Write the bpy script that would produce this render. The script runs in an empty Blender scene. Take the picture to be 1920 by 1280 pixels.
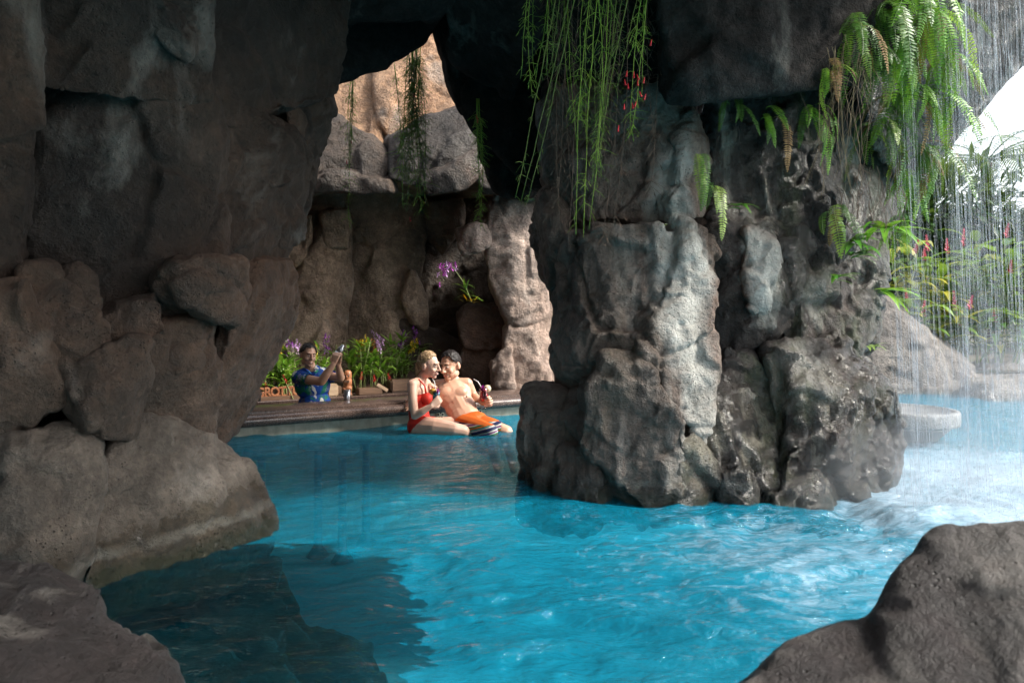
import bpy, bmesh, math, random
import numpy as np
from mathutils import Vector, Matrix, Euler
R = math.radians
scene = bpy.context.scene
COL = scene.collection
CAMZ, F, HOR = 1.1, 1280.0, 590.0          # eye height over the water, focal length in photo pixels, horizon row

def P(px, py, d):
    """a point of the place, d metres in front of the lens"""
    return Vector(((px-960)/F*d, d, CAMZ-(py-HOR)/F*d))
def PW(px, py, z=0.0):
    """a point at height z"""
    return P(px, py, (CAMZ-z)*F/(py-HOR))

# ------------------------------------------------------------------ objects
def tag(o, label=None, cat=None, group=None, kind=None):
    if label: o['label'] = label
    if cat: o['category'] = cat
    if group: o['group'] = group
    if kind: o['kind'] = kind
    return o
def empty(name, loc, label=None, cat=None, group=None, kind=None):
    o = bpy.data.objects.new(name, None); COL.objects.link(o)
    o.empty_display_size = .1
    o.location = loc
    o.matrix_world = Matrix.Translation(Vector(loc))
    return tag(o, label, cat, group, kind)
def adopt(o, parent):
    """parent keeping world place"""
    o.parent = parent
    o.matrix_parent_inverse = parent.matrix_world.inverted()
    return o
def mesh_obj(name, verts, faces, mat=None, parent=None, smooth=True, local=False):
    me = bpy.data.meshes.new(name)
    me.from_pydata([tuple(v) for v in verts], [], [tuple(f) for f in faces])
    me.update()
    return link_mesh(name, me, mat, parent, smooth, local)
def link_mesh(name, me, mat=None, parent=None, smooth=True, local=False):
    if smooth: me.polygons.foreach_set('use_smooth', [True]*len(me.polygons))
    if mat:
        for m in (mat if isinstance(mat, (list, tuple)) else [mat]): me.materials.append(m)
    o = bpy.data.objects.new(name, me); COL.objects.link(o)
    if parent:
        if local: o.parent = parent
        else: adopt(o, parent)
    return o
def copy_tree(o, parent=None):
    c = o.copy(); COL.objects.link(c)
    if parent: c.parent = parent
    for ch in list(o.children): copy_tree(ch, c)
    return c

class MB:
    """collects tubes, leaves and solids into one mesh"""
    def __init__(s): s.v = []; s.f = []; s.mi = []
    def add(s, verts, faces, mi=0):
        o = len(s.v)
        s.v += [tuple(v) for v in verts]
        for f in faces: s.f.append(tuple(i+o for i in f)); s.mi.append(mi)
    def tube(s, pts, rads, n=6, cap=True, mi=0, flat=1.0):
        pts = [Vector(p) for p in pts]; m = len(pts)
        if not hasattr(rads, '__len__'): rads = [rads]*m
        vs = []; up = Vector((0.13, 0.31, 0.94))
        for i, p in enumerate(pts):
            t = (pts[min(i+1, m-1)]-pts[max(i-1, 0)])
            if t.length < 1e-9: t = Vector((0, 0, 1))
            t.normalize()
            a = t.cross(up)
            if a.length < .05: a = t.cross(Vector((1, 0, 0)))
            a.normalize(); b = t.cross(a)
            for k in range(n):
                an = 2*math.pi*k/n
                vs.append(p+a*(math.cos(an)*rads[i])+b*(math.sin(an)*rads[i]*flat))
        fs = []
        for i in range(m-1):
            for k in range(n):
                fs.append((i*n+k, i*n+(k+1) % n, (i+1)*n+(k+1) % n, (i+1)*n+k))
        if cap:
            fs.append(tuple(range(n-1, -1, -1))); fs.append(tuple((m-1)*n+k for k in range(n)))
        s.add(vs, fs, mi)
    def lathe(s, prof, c=(0, 0, 0), n=20, mi=0, sx=1, sy=1):
        vs = []; c = Vector(c)
        for r, z in prof:
            for k in range(n):
                a = 2*math.pi*k/n; vs.append(c+Vector((r*math.cos(a)*sx, r*math.sin(a)*sy, z)))
        fs = []
        for i in range(len(prof)-1):
            for k in range(n):
                fs.append((i*n+k, i*n+(k+1) % n, (i+1)*n+(k+1) % n, (i+1)*n+k))
        fs.append(tuple(range(n-1, -1, -1))); fs.append(tuple((len(prof)-1)*n+k for k in range(n)))
        s.add(vs, fs, mi)
    def box(s, c, sx, sy, sz, rz=0, mi=0, rot=None):
        M = (rot or Matrix.Rotation(rz, 3, 'Z')); c = Vector(c)
        vs = [c+M @ Vector((x*sx/2, y*sy/2, z*sz/2)) for x in (-1, 1) for y in (-1, 1) for z in (-1, 1)]
        s.add(vs, [(0, 1, 3, 2), (4, 6, 7, 5), (0, 4, 5, 1), (2, 3, 7, 6), (0, 2, 6, 4), (1, 5, 7, 3)], mi)
    def ball(s, c, r, n=10, m=7, mi=0, sc=(1, 1, 1), rot=None):
        c = Vector(c); vs = []; fs = []
        for i in range(m+1):
            th = math.pi*i/m
            for k in range(n):
                a = 2*math.pi*k/n
                q = Vector((math.sin(th)*math.cos(a)*r*sc[0], math.sin(th)*math.sin(a)*r*sc[1], math.cos(th)*r*sc[2]))
                if rot: q = rot @ q
                vs.append(c+q)
        for i in range(m):
            for k in range(n):
                fs.append((i*n+k, (i+1)*n+k, (i+1)*n+(k+1) % n, i*n+(k+1) % n))
        s.add(vs, fs, mi)
    def leaf(s, base, direction, length, width, droop=.3, fold=.25, nseg=5, up=Vector((0, 0, 1)), mi=0, shape=.5, twist=0):
        """a folded, drooping blade with a pointed tip"""
        base = Vector(base); d = Vector(direction).normalized()
        side = d.cross(up)
        if side.length < .05: side = d.cross(Vector((0.3, 1, 0)))
        side.normalize(); side = Matrix.Rotation(twist, 3, d) @ side
        nrm = side.cross(d).normalized()
        vs = []; p = base.copy(); dd = d.copy()
        for i in range(nseg+1):
            t = i/nseg
            w = width*.5*(math.sin(math.pi*min(1, t**shape*.97+.03)))**.8 if i < nseg else width*.01
            vs += [p-side*w+nrm*(w*fold), p.copy(), p+side*w+nrm*(w*fold)]
            dd = (dd-up*(droop/nseg)*(0.4+1.2*t)).normalized()
            nrm = side.cross(dd).normalized()
            p = p+dd*(length/nseg)
        fs = []
        for i in range(nseg):
            a = i*3
            fs += [(a, a+1, a+4, a+3), (a+1, a+2, a+5, a+4)]
        s.add(vs, fs, mi)
    def build(s, name, mat, parent=None, smooth=True, local=False):
        o = mesh_obj(name, s.v, s.f, mat, parent, smooth, local)
        if any(s.mi): o.data.polygons.foreach_set('material_index', s.mi)
        return o

# ------------------------------------------------------------------ noise on arrays
def _h(ix, iy, iz, seed):
    h = (ix.astype(np.int64)*374761393 + iy.astype(np.int64)*668265263 + iz.astype(np.int64)*2147483647 + seed*1274126177) & 0xffffffff
    h = ((h ^ (h >> 13))*1274126177) & 0xffffffff
    h = ((h ^ (h >> 16))*2246822519) & 0xffffffff
    return ((h ^ (h >> 15)) & 0xffffff)/16777216.0
def vnoise(p, seed=0):
    f = np.floor(p); t = p-f; t = t*t*t*(t*(t*6-15)+10)
    x, y, z = f[:, 0], f[:, 1], f[:, 2]
    r = 0
    for dx in (0, 1):
        wx = t[:, 0] if dx else 1-t[:, 0]
        for dy in (0, 1):
            wy = t[:, 1] if dy else 1-t[:, 1]
            for dz in (0, 1):
                wz = t[:, 2] if dz else 1-t[:, 2]
                r = r+wx*wy*wz*_h(x+dx, y+dy, z+dz, seed)
    return r*2-1
def fbm(p, octs=4, seed=0, gain=.5):
    r = 0; a = 1.0; q = p.copy()
    for o in range(octs):
        r = r+a*vnoise(q, seed+o*17); a *= gain; q = q*2.03+np.array([3.1, 7.7, 1.3])
    return r
def facet(p, seed=0):
    """planes tilted at random, one per cell: chipped stone.  returns height, distance to the crack"""
    f = np.floor(p); n = len(p)
    b1 = np.full(n, 9.); b2 = np.full(n, 9.); hh = np.zeros(n)
    for dx in (-1, 0, 1):
        for dy in (-1, 0, 1):
            for dz in (-1, 0, 1):
                cx, cy, cz = f[:, 0]+dx, f[:, 1]+dy, f[:, 2]+dz
                qx = cx+_h(cx, cy, cz, seed); qy = cy+_h(cx, cy, cz, seed+1); qz = cz+_h(cx, cy, cz, seed+2)
                vx, vy, vz = p[:, 0]-qx, p[:, 1]-qy, p[:, 2]-qz
                d = np.sqrt(vx*vx+vy*vy+vz*vz)
                g = (vx*(_h(cx, cy, cz, seed+3)-.5)+vy*(_h(cx, cy, cz, seed+4)-.5)+vz*(_h(cx, cy, cz, seed+5)-.5))*2+(_h(cx, cy, cz, seed+6)-.5)*.6
                near = d < b1
                b2 = np.where(near, b1, np.minimum(b2, d))
                hh = np.where(near, g, hh); b1 = np.where(near, d, b1)
    return hh, b2-b1

def mesh_arrays(me):
    n = len(me.vertices); co = np.empty(n*3); me.vertices.foreach_get('co', co)
    no = np.empty(n*3); me.vertices.foreach_get('normal', no)
    return co.reshape(-1, 3), no.reshape(-1, 3)

def remeshed(verts, faces, voxel, smooth=4):
    me = bpy.data.meshes.new('tmp'); me.from_pydata([tuple(v) for v in verts], [], [tuple(f) for f in faces]); me.update()
    o = bpy.data.objects.new('tmp', me); COL.objects.link(o)
    m = o.modifiers.new('r', 'REMESH'); m.mode = 'VOXEL'; m.voxel_size = voxel
    if smooth:
        s = o.modifiers.new('s', 'SMOOTH'); s.factor = .5; s.iterations = smooth
    dg = bpy.context.evaluated_depsgraph_get(); dg.update()
    out = bpy.data.meshes.new_from_object(o.evaluated_get(dg))
    bpy.data.objects.remove(o); bpy.data.meshes.remove(me)
    return out

def hull(points, cuts=0, seed=0, depth=(.03, .13)):
    """convex body of the points; 'cuts' flat faces are then split off its edges and corners"""
    r_ = random.Random(seed); pts = [Vector(p) for p in points]
    def solid(pts):
        bm = bmesh.new()
        for p in pts: bm.verts.new(p)
        bmesh.ops.convex_hull(bm, input=list(bm.verts))
        for v in [v for v in bm.verts if not v.link_faces]: bm.verts.remove(v)
        return bm
    bm = solid(pts)
    c = sum((v.co for v in bm.verts), Vector())/len(bm.verts)
    size = (sum((v.co-c).length for v in bm.verts)/len(bm.verts))
    for k in range(cuts):
        n = Vector((r_.gauss(0, 1), -abs(r_.gauss(.5, .7)), r_.gauss(.1, .8))).normalized()
        s = max(n.dot(v.co) for v in bm.verts)-r_.uniform(*depth)*size
        g = bmesh.ops.bisect_plane(bm, geom=bm.verts[:]+bm.edges[:]+bm.faces[:], plane_co=n*s, plane_no=n, clear_outer=True)
        keep = [v.co.copy() for v in bm.verts]; bm.free(); bm = solid(keep)
    bm.verts.index_update()
    vs = [v.co.copy() for v in bm.verts]; fs = [[v.index for v in f.verts] for f in bm.faces]
    bm.free()
    return vs, fs

def weather(me, seed, big=.04, chip=.03, small=.012, fine=.006, crack=.014, flute=0.0, scale=1.0):
    """chip, crack and roughen a stone"""
    co, no = mesh_arrays(me)
    q = co/scale+seed*3.7
    wv = np.stack([fbm(q*1.7+11, 3, seed), fbm(q*1.7+37, 3, seed+5), fbm(q*1.7+71, 3, seed+9)], 1)
    w = q+.06*wv
    d = .6*big*fbm(q*1.1, 3, seed+2)
    h, e = facet(w*1.7, seed+20); d += chip*1.25*h*np.clip(e*40, .5, 1)
    h, e3 = facet(w*3.1+8, seed+30); d += chip*.55*h*np.clip(e3*40, .5, 1)
    mask = np.clip(fbm(q*.9+5, 2, seed+3)*1.6+.15, 0, 1)
    d -= crack*2.2*np.exp(-(e/.04)**2)*mask
    h, e = facet(w*5.2+3, seed+40); d += small*1.1*h*np.clip(e*20, .4, 1)
    d -= crack*.35*np.exp(-(e/.06)**2)*np.clip(fbm(q*2+9, 2, seed+4)*1.5, 0, 1)
    if flute:
        z = q*np.array([3.2, 3.2, .55])+.5*wv
        d += flute*(1-2*np.abs(fbm(z, 3, seed+60)))
        z = q*np.array([9, 9, 2.0])+.8*wv
        d += flute*.35*(1-2*np.abs(fbm(z, 2, seed+61)))
    d += fine*1.6*(.5-np.abs(fbm(q*14, 3, seed+70)))+fine*2.6*(.5-np.abs(fbm(w*5, 4, seed+73)))-fine*2.0*np.clip(np.abs(fbm(w*3.1, 2, seed+77))*-9+1, 0, 1)
    # big lumps never swell past their outline much
    co = co+no*(d*scale)[:, None]
    ne = len(me.edges); ed = np.empty(ne*2, int); me.edges.foreach_get('vertices', ed); ed = ed.reshape(-1, 2)
    deg = np.bincount(ed.ravel(), minlength=len(co))[:, None]         # soften the steps by one ring
    for _ in range(1):
        acc = np.stack([np.bincount(ed[:, 0], co[ed[:, 1], k], len(co))+np.bincount(ed[:, 1], co[ed[:, 0], k], len(co)) for k in range(3)], 1)
        co = co*.5+.5*acc/np.maximum(deg, 1)
    me.vertices.foreach_set('co', co.ravel()); me.update()

_seed = [100]
def front_back(pts, back, bulge, shrink, lift, grow):
    """visible corners, and the same corners moved back along the line of sight through the middle"""
    front = [P(*p) for p in pts]
    c = sum(front, Vector())/len(front)
    front = [c+(p-c)*grow for p in front]
    ax = Vector((c.x/c.y, 1, (c.z-CAMZ)/c.y+lift))
    allp = list(front)
    if bulge: allp.append(c+Vector((0, -bulge, 0)))
    return allp+[c+(p-c)*shrink+ax*back for p in front]
def stone(name, pts, mat, parent=None, back=1.2, voxel=.022, smooth=3, bulge=0.0, shrink=.88, lift=0.0, grow=1.03, **kw):
    """one stone; several corner lists are fused into one body"""
    groups = pts if isinstance(pts[0], list) else [pts]
    if len(groups) == 1: return stone3(name, front_back(pts, back, bulge, shrink, lift, grow), mat, parent, voxel, smooth, **kw)
    mb = MB()
    for g in groups: mb.add(*hull(front_back(g, back, bulge, shrink, lift, grow), kw.get('cuts', 10), len(mb.v), kw.get('depth', (.03, .13))))
    kw.pop('cuts', 0); kw.pop('depth', 0)
    me = remeshed(mb.v, mb.f, voxel, smooth)
    _seed[0] += 1; weather(me, kw.pop('seed', _seed[0]), **kw)
    return link_mesh(name, me, mat, parent)
def stone3(name, pts, mat, parent=None, voxel=.022, smooth=3, seed=None, cuts=12, depth=(.03, .13), **kw):
    if seed is None: _seed[0] += 1; seed = _seed[0]
    v, f = hull(pts, cuts, seed, depth)
    me = remeshed(v, f, voxel, smooth)
    weather(me, seed, **kw)
    return link_mesh(name, me, mat, parent)

# ------------------------------------------------------------------ material helper
class NT:
    def __init__(s, name):
        s.m = bpy.data.materials.new(name); s.m.use_nodes = True
        s.t = s.m.node_tree; s.t.nodes.clear()
        s.out = s.n('ShaderNodeOutputMaterial')
    def n(s, t, **kw):
        x = s.t.nodes.new(t)
        for k, v in kw.items(): setattr(x, k, v)
        return x
    def l(s, a, b): s.t.links.new(a, b)
    def put(s, sock, v):
        if isinstance(v, bpy.types.NodeSocket): s.l(v, sock)
        else: sock.default_value = v
    def pos(s): return s.n('ShaderNodeNewGeometry').outputs['Position']
    def obj(s): return s.n('ShaderNodeTexCoord').outputs['Object']
    def scale(s, vec, sc):
        x = s.n('ShaderNodeMapping'); s.l(vec, x.inputs[0]); x.inputs['Scale'].default_value = sc; return x.outputs[0]
    def noise(s, vec, scale, detail=4, rough=.55, dist=0.0, out='Fac', kind='FBM'):
        x = s.n('ShaderNodeTexNoise', noise_type=kind); s.l(vec, x.inputs['Vector'])
        x.inputs['Scale'].default_value = scale; x.inputs['Detail'].default_value = detail
        x.inputs['Roughness'].default_value = rough; x.inputs['Distortion'].default_value = dist
        return x.outputs[out]
    def voro(s, vec, scale, feature='F1', out='Distance', rnd=1.0):
        x = s.n('ShaderNodeTexVoronoi', feature=feature); s.l(vec, x.inputs['Vector']); x.inputs['Scale'].default_value = scale
        x.inputs['Randomness'].default_value = rnd
        return x.outputs[out]
    def ramp(s, fac, stops, interp='LINEAR'):
        x = s.n('ShaderNodeValToRGB'); x.color_ramp.interpolation = interp
        e = x.color_ramp.elements
        while len(e) < len(stops): e.new(.5)
        for i, (p, c) in enumerate(stops):
            e[i].position = p
            e[i].color = (c, c, c, 1) if isinstance(c, (int, float)) else (*c, 1)
        s.l(fac, x.inputs[0]); return x.outputs[0]
    def math(s, op, a, b=None, c=None, clamp=False):
        x = s.n('ShaderNodeMath', operation=op, use_clamp=clamp)
        s.put(x.inputs[0], a)
        if b is not None: s.put(x.inputs[1], b)
        if c is not None: s.put(x.inputs[2], c)
        return x.outputs[0]
    def sep(s, vec):
        x = s.n('ShaderNodeSeparateXYZ'); s.l(vec, x.inputs[0]); return x.outputs
    def mix(s, fac, a, b, blend='MIX'):
        x = s.n('ShaderNodeMix', data_type='RGBA', blend_type=blend)
        s.put(x.inputs[0], fac)
        s.put(x.inputs[6], (*a, 1) if isinstance(a, tuple) else a); s.put(x.inputs[7], (*b, 1) if isinstance(b, tuple) else b)
        return x.outputs[2]
    def bump(s, h, strength=.5, dist=.02, normal=None):
        x = s.n('ShaderNodeBump'); s.l(h, x.inputs['Height']); x.inputs['Strength'].default_value = strength
        x.inputs['Distance'].default_value = dist
        if normal is not None: s.l(normal, x.inputs['Normal'])
        return x.outputs[0]
    def bsdf(s, col, rough=.6, normal=None, **kw):
        x = s.n('ShaderNodeBsdfPrincipled')
        s.put(x.inputs['Base Color'], (*col, 1) if isinstance(col, tuple) else col); s.put(x.inputs['Roughness'], rough)
        if normal is not None: s.l(normal, x.inputs['Normal'])
        for k, v in kw.items(): s.put(x.inputs[k.replace('_', ' ')], v)
        return x.outputs[0]
    def mixsh(s, fac, a, b):
        x = s.n('ShaderNodeMixShader'); s.put(x.inputs[0], fac); s.l(a, x.inputs[1]); s.l(b, x.inputs[2]); return x.outputs[0]
    def done(s, sh, disp=None):
        s.l(sh, s.out.inputs['Surface']); return s.m

def simple(name, col, rough=.55, var=.25, scale=20, bump=0.0, **kw):
    t = NT(name); p = t.obj()
    n = t.noise(p, scale, 4)
    c = t.mix(t.ramp(n, [(.3, 0.0), (.7, 1.0)]), tuple(x*(1-var) for x in col), tuple(min(1, x*(1+var)) for x in col))
    nm = t.bump(n, bump, .01) if bump else None
    return t.done(t.bsdf(c, rough, nm, **kw))
def leaf_mat(name, col, col2, rough=.4, trans=.35, spec=.4, scale=6):
    t = NT(name); p = t.pos()
    n = t.noise(p, scale, 3)
    rnd = t.n('ShaderNodeObjectInfo').outputs['Random']
    f = t.math('ADD', n, t.math('MULTIPLY', t.math('SUBTRACT', rnd, .5), .35))
    c = t.mix(t.ramp(f, [(.3, 0.0), (.7, 1.0)]), col, col2)
    b = t.bsdf(c, rough, Specular_IOR_Level=spec)
    tr = t.n('ShaderNodeBsdfTranslucent'); t.l(t.mix(.5, c, (.30, .42, .05)), tr.inputs[0])
    return t.done(t.mixsh(trans, b, tr.outputs[0]))
# ------------------------------------------------------------------ stone materials
def rock_mat(name, dark, mid, light, tint=(.30, .17, .10), tint_amt=.35, wet_z=.12, wet_var=.25, wet_dark=.33, rough=.52,
             pale=None, moss=0.0, wetness=0.0, streak=0.0, bump=1.0, green=(.05, .075, .02), spec=.45):
    t = NT(name); p = t.pos(); z = t.sep(p)[2]
    a = t.noise(p, 1.1, 7, .62, .3)
    c = t.ramp(a, [(.28, dark), (.5, mid), (.74, light)])
    b = t.noise(p, .55, 4, .5)
    c = t.mix(t.math('MULTIPLY', t.ramp(b, [(.45, 0.0), (.68, 1.0)]), tint_amt), c, tint)
    d = t.noise(p, 9, 7, .65)
    c = t.mix(.75, c, t.ramp(d, [(.25, .30), (.5, .95), (.76, 1.9)]), 'MULTIPLY')
    s = t.noise(p, 42, 6, .7)
    c = t.mix(.6, c, t.ramp(s, [(.3, .45), (.55, 1.0), (.75, 1.6)]), 'MULTIPLY')
    # pale mineral blooms
    g = t.noise(t.scale(p, (1, 1, .5)), 2.3, 6, .6, .4)
    c = t.mix(t.math('MULTIPLY', t.ramp(g, [(.58, 0.0), (.70, 1.0)]), .35), c, (.40, .37, .33))
    if streak:
        sp = t.scale(p, (5, 5, .35)); k = t.noise(sp, 1.6, 5, .6, .2)
        m = t.math('MULTIPLY', t.ramp(k, [(.50, 0.0), (.66, 1.0)]), streak)
        c = t.mix(m, c, (.035, .032, .026))
        k2 = t.noise(t.scale(p, (4, 4, .3)), 1.3, 5, .6, .2)
        c = t.mix(t.math('MULTIPLY', t.ramp(k2, [(.56, 0.0), (.66, 1.0)]), streak*.8), c, (.50, .49, .45))
    if pale:
        for (cx, cz, rx, rz, am) in pale:
            sx = t.sep(p)
            u = t.math('DIVIDE', t.math('SUBTRACT', t.math('ADD', sx[0], t.math('MULTIPLY', t.math('SUBTRACT', a, .5), .5)), cx), rx)
            w = t.math('DIVIDE', t.math('SUBTRACT', t.math('ADD', sx[2], t.math('MULTIPLY', t.math('SUBTRACT', d, .5), .35)), cz), rz)
            r2 = t.math('ADD', t.math('MULTIPLY', u, u), t.math('MULTIPLY', w, w))
            m = t.math('MULTIPLY', t.ramp(r2, [(.25, 1.0), (1.0, 0.0)]), am)
            c = t.mix(m, c, t.mix(t.ramp(d, [(.3, 0.0), (.7, 1.0)]), (.30, .29, .26), (.66, .65, .60)))
    if moss:
        k = t.noise(t.scale(p, (1.5, 1.5, .6)), 1.7, 7, .7, .3)
        c = t.mix(t.math('MULTIPLY', t.ramp(k, [(.52, 0.0), (.62, 1.0)]), moss), c, green)
    # pits
    pit = t.voro(p, 48); pm = t.ramp(t.noise(p, 4, 3), [(.5, 0.0), (.62, 1.0)])
    pitm = t.math('MULTIPLY', t.ramp(pit, [(.12, 1.0), (.24, 0.0)]), pm)
    c = t.mix(t.math('MULTIPLY', pitm, .7), c, (.02, .017, .015))
    # water line
    wl = t.math('SUBTRACT', z, t.math('MULTIPLY', t.math('SUBTRACT', d, .5), wet_var))
    wl = t.math('SUBTRACT', wl, t.math('MULTIPLY', t.math('SUBTRACT', b, .5), wet_var*2))
    wet = t.n('ShaderNodeMapRange'); t.l(wl, wet.inputs[0])
    wet.inputs[1].default_value = wet_z+.06; wet.inputs[2].default_value = wet_z-.04; wet = wet.outputs[0]
    if wetness:
        k = t.noise(t.scale(p, (2.2, 2.2, .5)), 1.2, 4, .6)
        wet = t.math('MAXIMUM', wet, t.math('MULTIPLY', t.ramp(k, [(.40, 0.0), (.60, 1.0)]), wetness))
    c = t.mix(wet, c, t.mix(1.0, c, (wet_dark, wet_dark*.93, wet_dark*.80), 'MULTIPLY'))
    # algae at the waterline and a broken line of lime above it
    if wet_z > -1:
        zz = t.math('ADD', z, t.math('MULTIPLY', t.math('SUBTRACT', d, .5), .09))
        al = t.ramp(zz, [(.035, .75), (.085, 0.0)])
        c = t.mix(al, c, (.016, .020, .010))
        li = t.math('MULTIPLY', t.ramp(zz, [(.085, 0.0), (.105, .26), (.125, .26), (.15, 0.0)]), t.ramp(g, [(.42, 0.0), (.58, 1.0)]))
        c = t.mix(li, c, (.34, .33, .29))
    rg = t.math('SUBTRACT', rough, t.math('MULTIPLY', wet, rough-.17))
    h = t.math('ADD', t.math('MULTIPLY', t.noise(p, 5, 9, .55, .3, 'Fac', 'RIDGED_MULTIFRACTAL'), .30), t.math('MULTIPLY', t.noise(p, 22, 8, .7), .55))
    h = t.math('ADD', h, t.math('MULTIPLY', s, .25))
    h = t.math('SUBTRACT', h, t.math('MULTIPLY', pitm, .35))
    nm = t.bump(h, min(1, 1.0*bump), .09)
    return t.done(t.bsdf(c, rg, nm, Specular_IOR_Level=spec, Coat_Weight=t.math('MULTIPLY', wet, .5), Coat_Roughness=.16, Coat_Normal=nm))

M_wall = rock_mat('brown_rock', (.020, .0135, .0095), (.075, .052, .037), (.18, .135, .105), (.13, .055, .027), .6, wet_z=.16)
M_wallhi = rock_mat('shade_dark_rock', (.008, .0055, .0042), (.026, .019, .0145), (.078, .060, .048), (.085, .038, .018), .45, wet_z=-9)  # darker copy for the upper wall, its shade put into the colour
M_roof = rock_mat('shade_black_rock', (.009, .008, .008), (.024, .021, .020), (.065, .058, .055), (.05, .03, .02), .2, wet_z=-9, rough=.9, spec=.1)  # ceiling shade put into the colour as near-black
M_boul = rock_mat('grey_brown_boulder', (.036, .028, .022), (.125, .10, .080), (.29, .245, .205), (.15, .08, .042), .35, wet_z=.26, wet_var=.30, wet_dark=.30)
M_near = rock_mat('shade_near_rock', (.007, .006, .006), (.021, .0175, .018), (.058, .05, .053), (.03, .016, .012), .4, wet_z=.05)  # darkened colour does the work of shade on the near boulders
PALE = [(1.03, 1.40, .20, .80, .9), (1.12, .58, .17, .50, .75), (1.07, 2.05, .13, .42, .7), (1.60, 1.36, .15, .40, .95), (1.78, .70, .30, .28, .45), (1.02, .15, .12, .35, .35), (2.0, 1.2, .10, .25, .5)]
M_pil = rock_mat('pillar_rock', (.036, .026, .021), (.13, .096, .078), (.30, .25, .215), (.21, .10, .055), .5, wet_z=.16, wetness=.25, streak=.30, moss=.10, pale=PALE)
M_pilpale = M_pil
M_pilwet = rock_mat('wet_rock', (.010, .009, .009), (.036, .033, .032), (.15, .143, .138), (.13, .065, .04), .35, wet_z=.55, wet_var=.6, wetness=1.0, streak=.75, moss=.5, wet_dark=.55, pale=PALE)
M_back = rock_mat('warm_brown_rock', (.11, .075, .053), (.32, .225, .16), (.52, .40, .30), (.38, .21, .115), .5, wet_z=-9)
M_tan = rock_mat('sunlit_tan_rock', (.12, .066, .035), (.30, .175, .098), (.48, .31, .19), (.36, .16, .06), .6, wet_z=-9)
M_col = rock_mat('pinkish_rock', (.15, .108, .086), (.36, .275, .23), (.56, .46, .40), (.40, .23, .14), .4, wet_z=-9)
M_bank = rock_mat('pale_bank_rock', (.07, .058, .05), (.15, .126, .108), (.25, .22, .19), (.15, .115, .085), .3, wet_z=.10, wet_var=.1)

# ------------------------------------------------------------------ left wall
wl = empty('rock_wall', P(200, 1000, 3.2), 'tall dark brown wall of stacked rock blocks rising from the wet boulders to the cave roof', 'rock wall')
def B(pts, mat=M_wall, parent=wl, **kw):
    kw.setdefault('voxel', .015); kw.setdefault('cuts', 11); kw.setdefault('depth', (.02, .085)); kw.setdefault('grow', 1.24); kw.setdefault('shrink', .97); kw.setdefault('smooth', 2)
    return stone('rock_block', pts, mat, parent, **kw)
# edge column and upper slabs
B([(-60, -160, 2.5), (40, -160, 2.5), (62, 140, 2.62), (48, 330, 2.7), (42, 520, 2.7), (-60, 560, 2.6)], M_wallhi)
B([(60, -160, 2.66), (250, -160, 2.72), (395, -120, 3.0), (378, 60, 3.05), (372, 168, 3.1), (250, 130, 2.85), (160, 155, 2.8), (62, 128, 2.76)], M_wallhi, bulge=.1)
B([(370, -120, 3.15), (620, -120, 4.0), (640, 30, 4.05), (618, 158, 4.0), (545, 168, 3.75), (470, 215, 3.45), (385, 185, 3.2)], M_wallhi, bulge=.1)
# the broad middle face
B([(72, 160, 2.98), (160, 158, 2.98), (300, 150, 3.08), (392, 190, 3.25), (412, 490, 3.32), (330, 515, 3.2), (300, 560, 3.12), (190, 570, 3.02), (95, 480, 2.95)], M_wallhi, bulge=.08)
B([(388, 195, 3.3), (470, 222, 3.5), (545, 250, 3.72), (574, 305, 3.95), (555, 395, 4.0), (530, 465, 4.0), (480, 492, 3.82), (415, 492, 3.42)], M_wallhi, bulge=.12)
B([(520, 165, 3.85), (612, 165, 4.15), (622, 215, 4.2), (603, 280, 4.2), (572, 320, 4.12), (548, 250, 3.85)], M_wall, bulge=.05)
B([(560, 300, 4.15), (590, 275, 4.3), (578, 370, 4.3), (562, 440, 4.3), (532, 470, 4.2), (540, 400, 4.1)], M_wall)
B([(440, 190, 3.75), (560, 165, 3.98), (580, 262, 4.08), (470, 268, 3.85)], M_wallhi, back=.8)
# wedge under the middle face
B([(300, 520, 3.05), (330, 500, 3.02), (440, 500, 3.15), (452, 540, 3.2), (428, 598, 3.18), (320, 560, 3.0)], M_wall, back=.9, bulge=.10)
B([(445, 492, 3.55), (535, 476, 3.95), (554, 560, 4.05), (540, 622, 4.1), (482, 650, 4.0), (462, 720, 3.95), (434, 822, 3.9), (398, 836, 3.75), (392, 700, 3.45), (440, 590, 3.4)], M_wall, bulge=.06, shrink=.8, grow=1.09)
B([(255, 650, 3.05), (310, 575, 3.08), (395, 600, 3.25), (398, 700, 3.35), (392, 800, 3.42), (330, 806, 3.3), (262, 760, 3.1)], M_wall, bulge=.06)
B([(190, 570, 2.92), (285, 556, 2.98), (305, 620, 3.0), (262, 655, 2.95), (200, 632, 2.9)], M_wall, back=.8)
B([(40, 478, 2.72), (100, 505, 2.72), (185, 610, 2.8), (195, 660, 2.82), (135, 705, 2.78), (70, 600, 2.68)], M_wall, bulge=.05)
B([(-60, 560, 2.6), (42, 560, 2.62), (120, 690, 2.7), (110, 745, 2.7), (20, 800, 2.65), (-60, 830, 2.6)], M_wall, bulge=.06)
B([(132, 705, 2.72), (190, 655, 2.78), (258, 650, 2.86), (272, 700, 2.86), (235, 805, 2.82), (165, 812, 2.74), (132, 765, 2.72)], M_wall, back=.8, bulge=.10)
# backing mass of the wall, added behind the blocks to stop light leaks
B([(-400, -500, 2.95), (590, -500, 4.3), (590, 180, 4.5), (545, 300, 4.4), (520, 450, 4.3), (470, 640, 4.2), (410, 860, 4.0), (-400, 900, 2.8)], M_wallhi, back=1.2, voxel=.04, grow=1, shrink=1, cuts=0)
B([(-900, -800, 1.6), (-500, -800, 2.9), (-500, 1300, 2.9), (-900, 1500, 1.6)], M_wallhi, back=1.5, voxel=.08)

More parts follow.
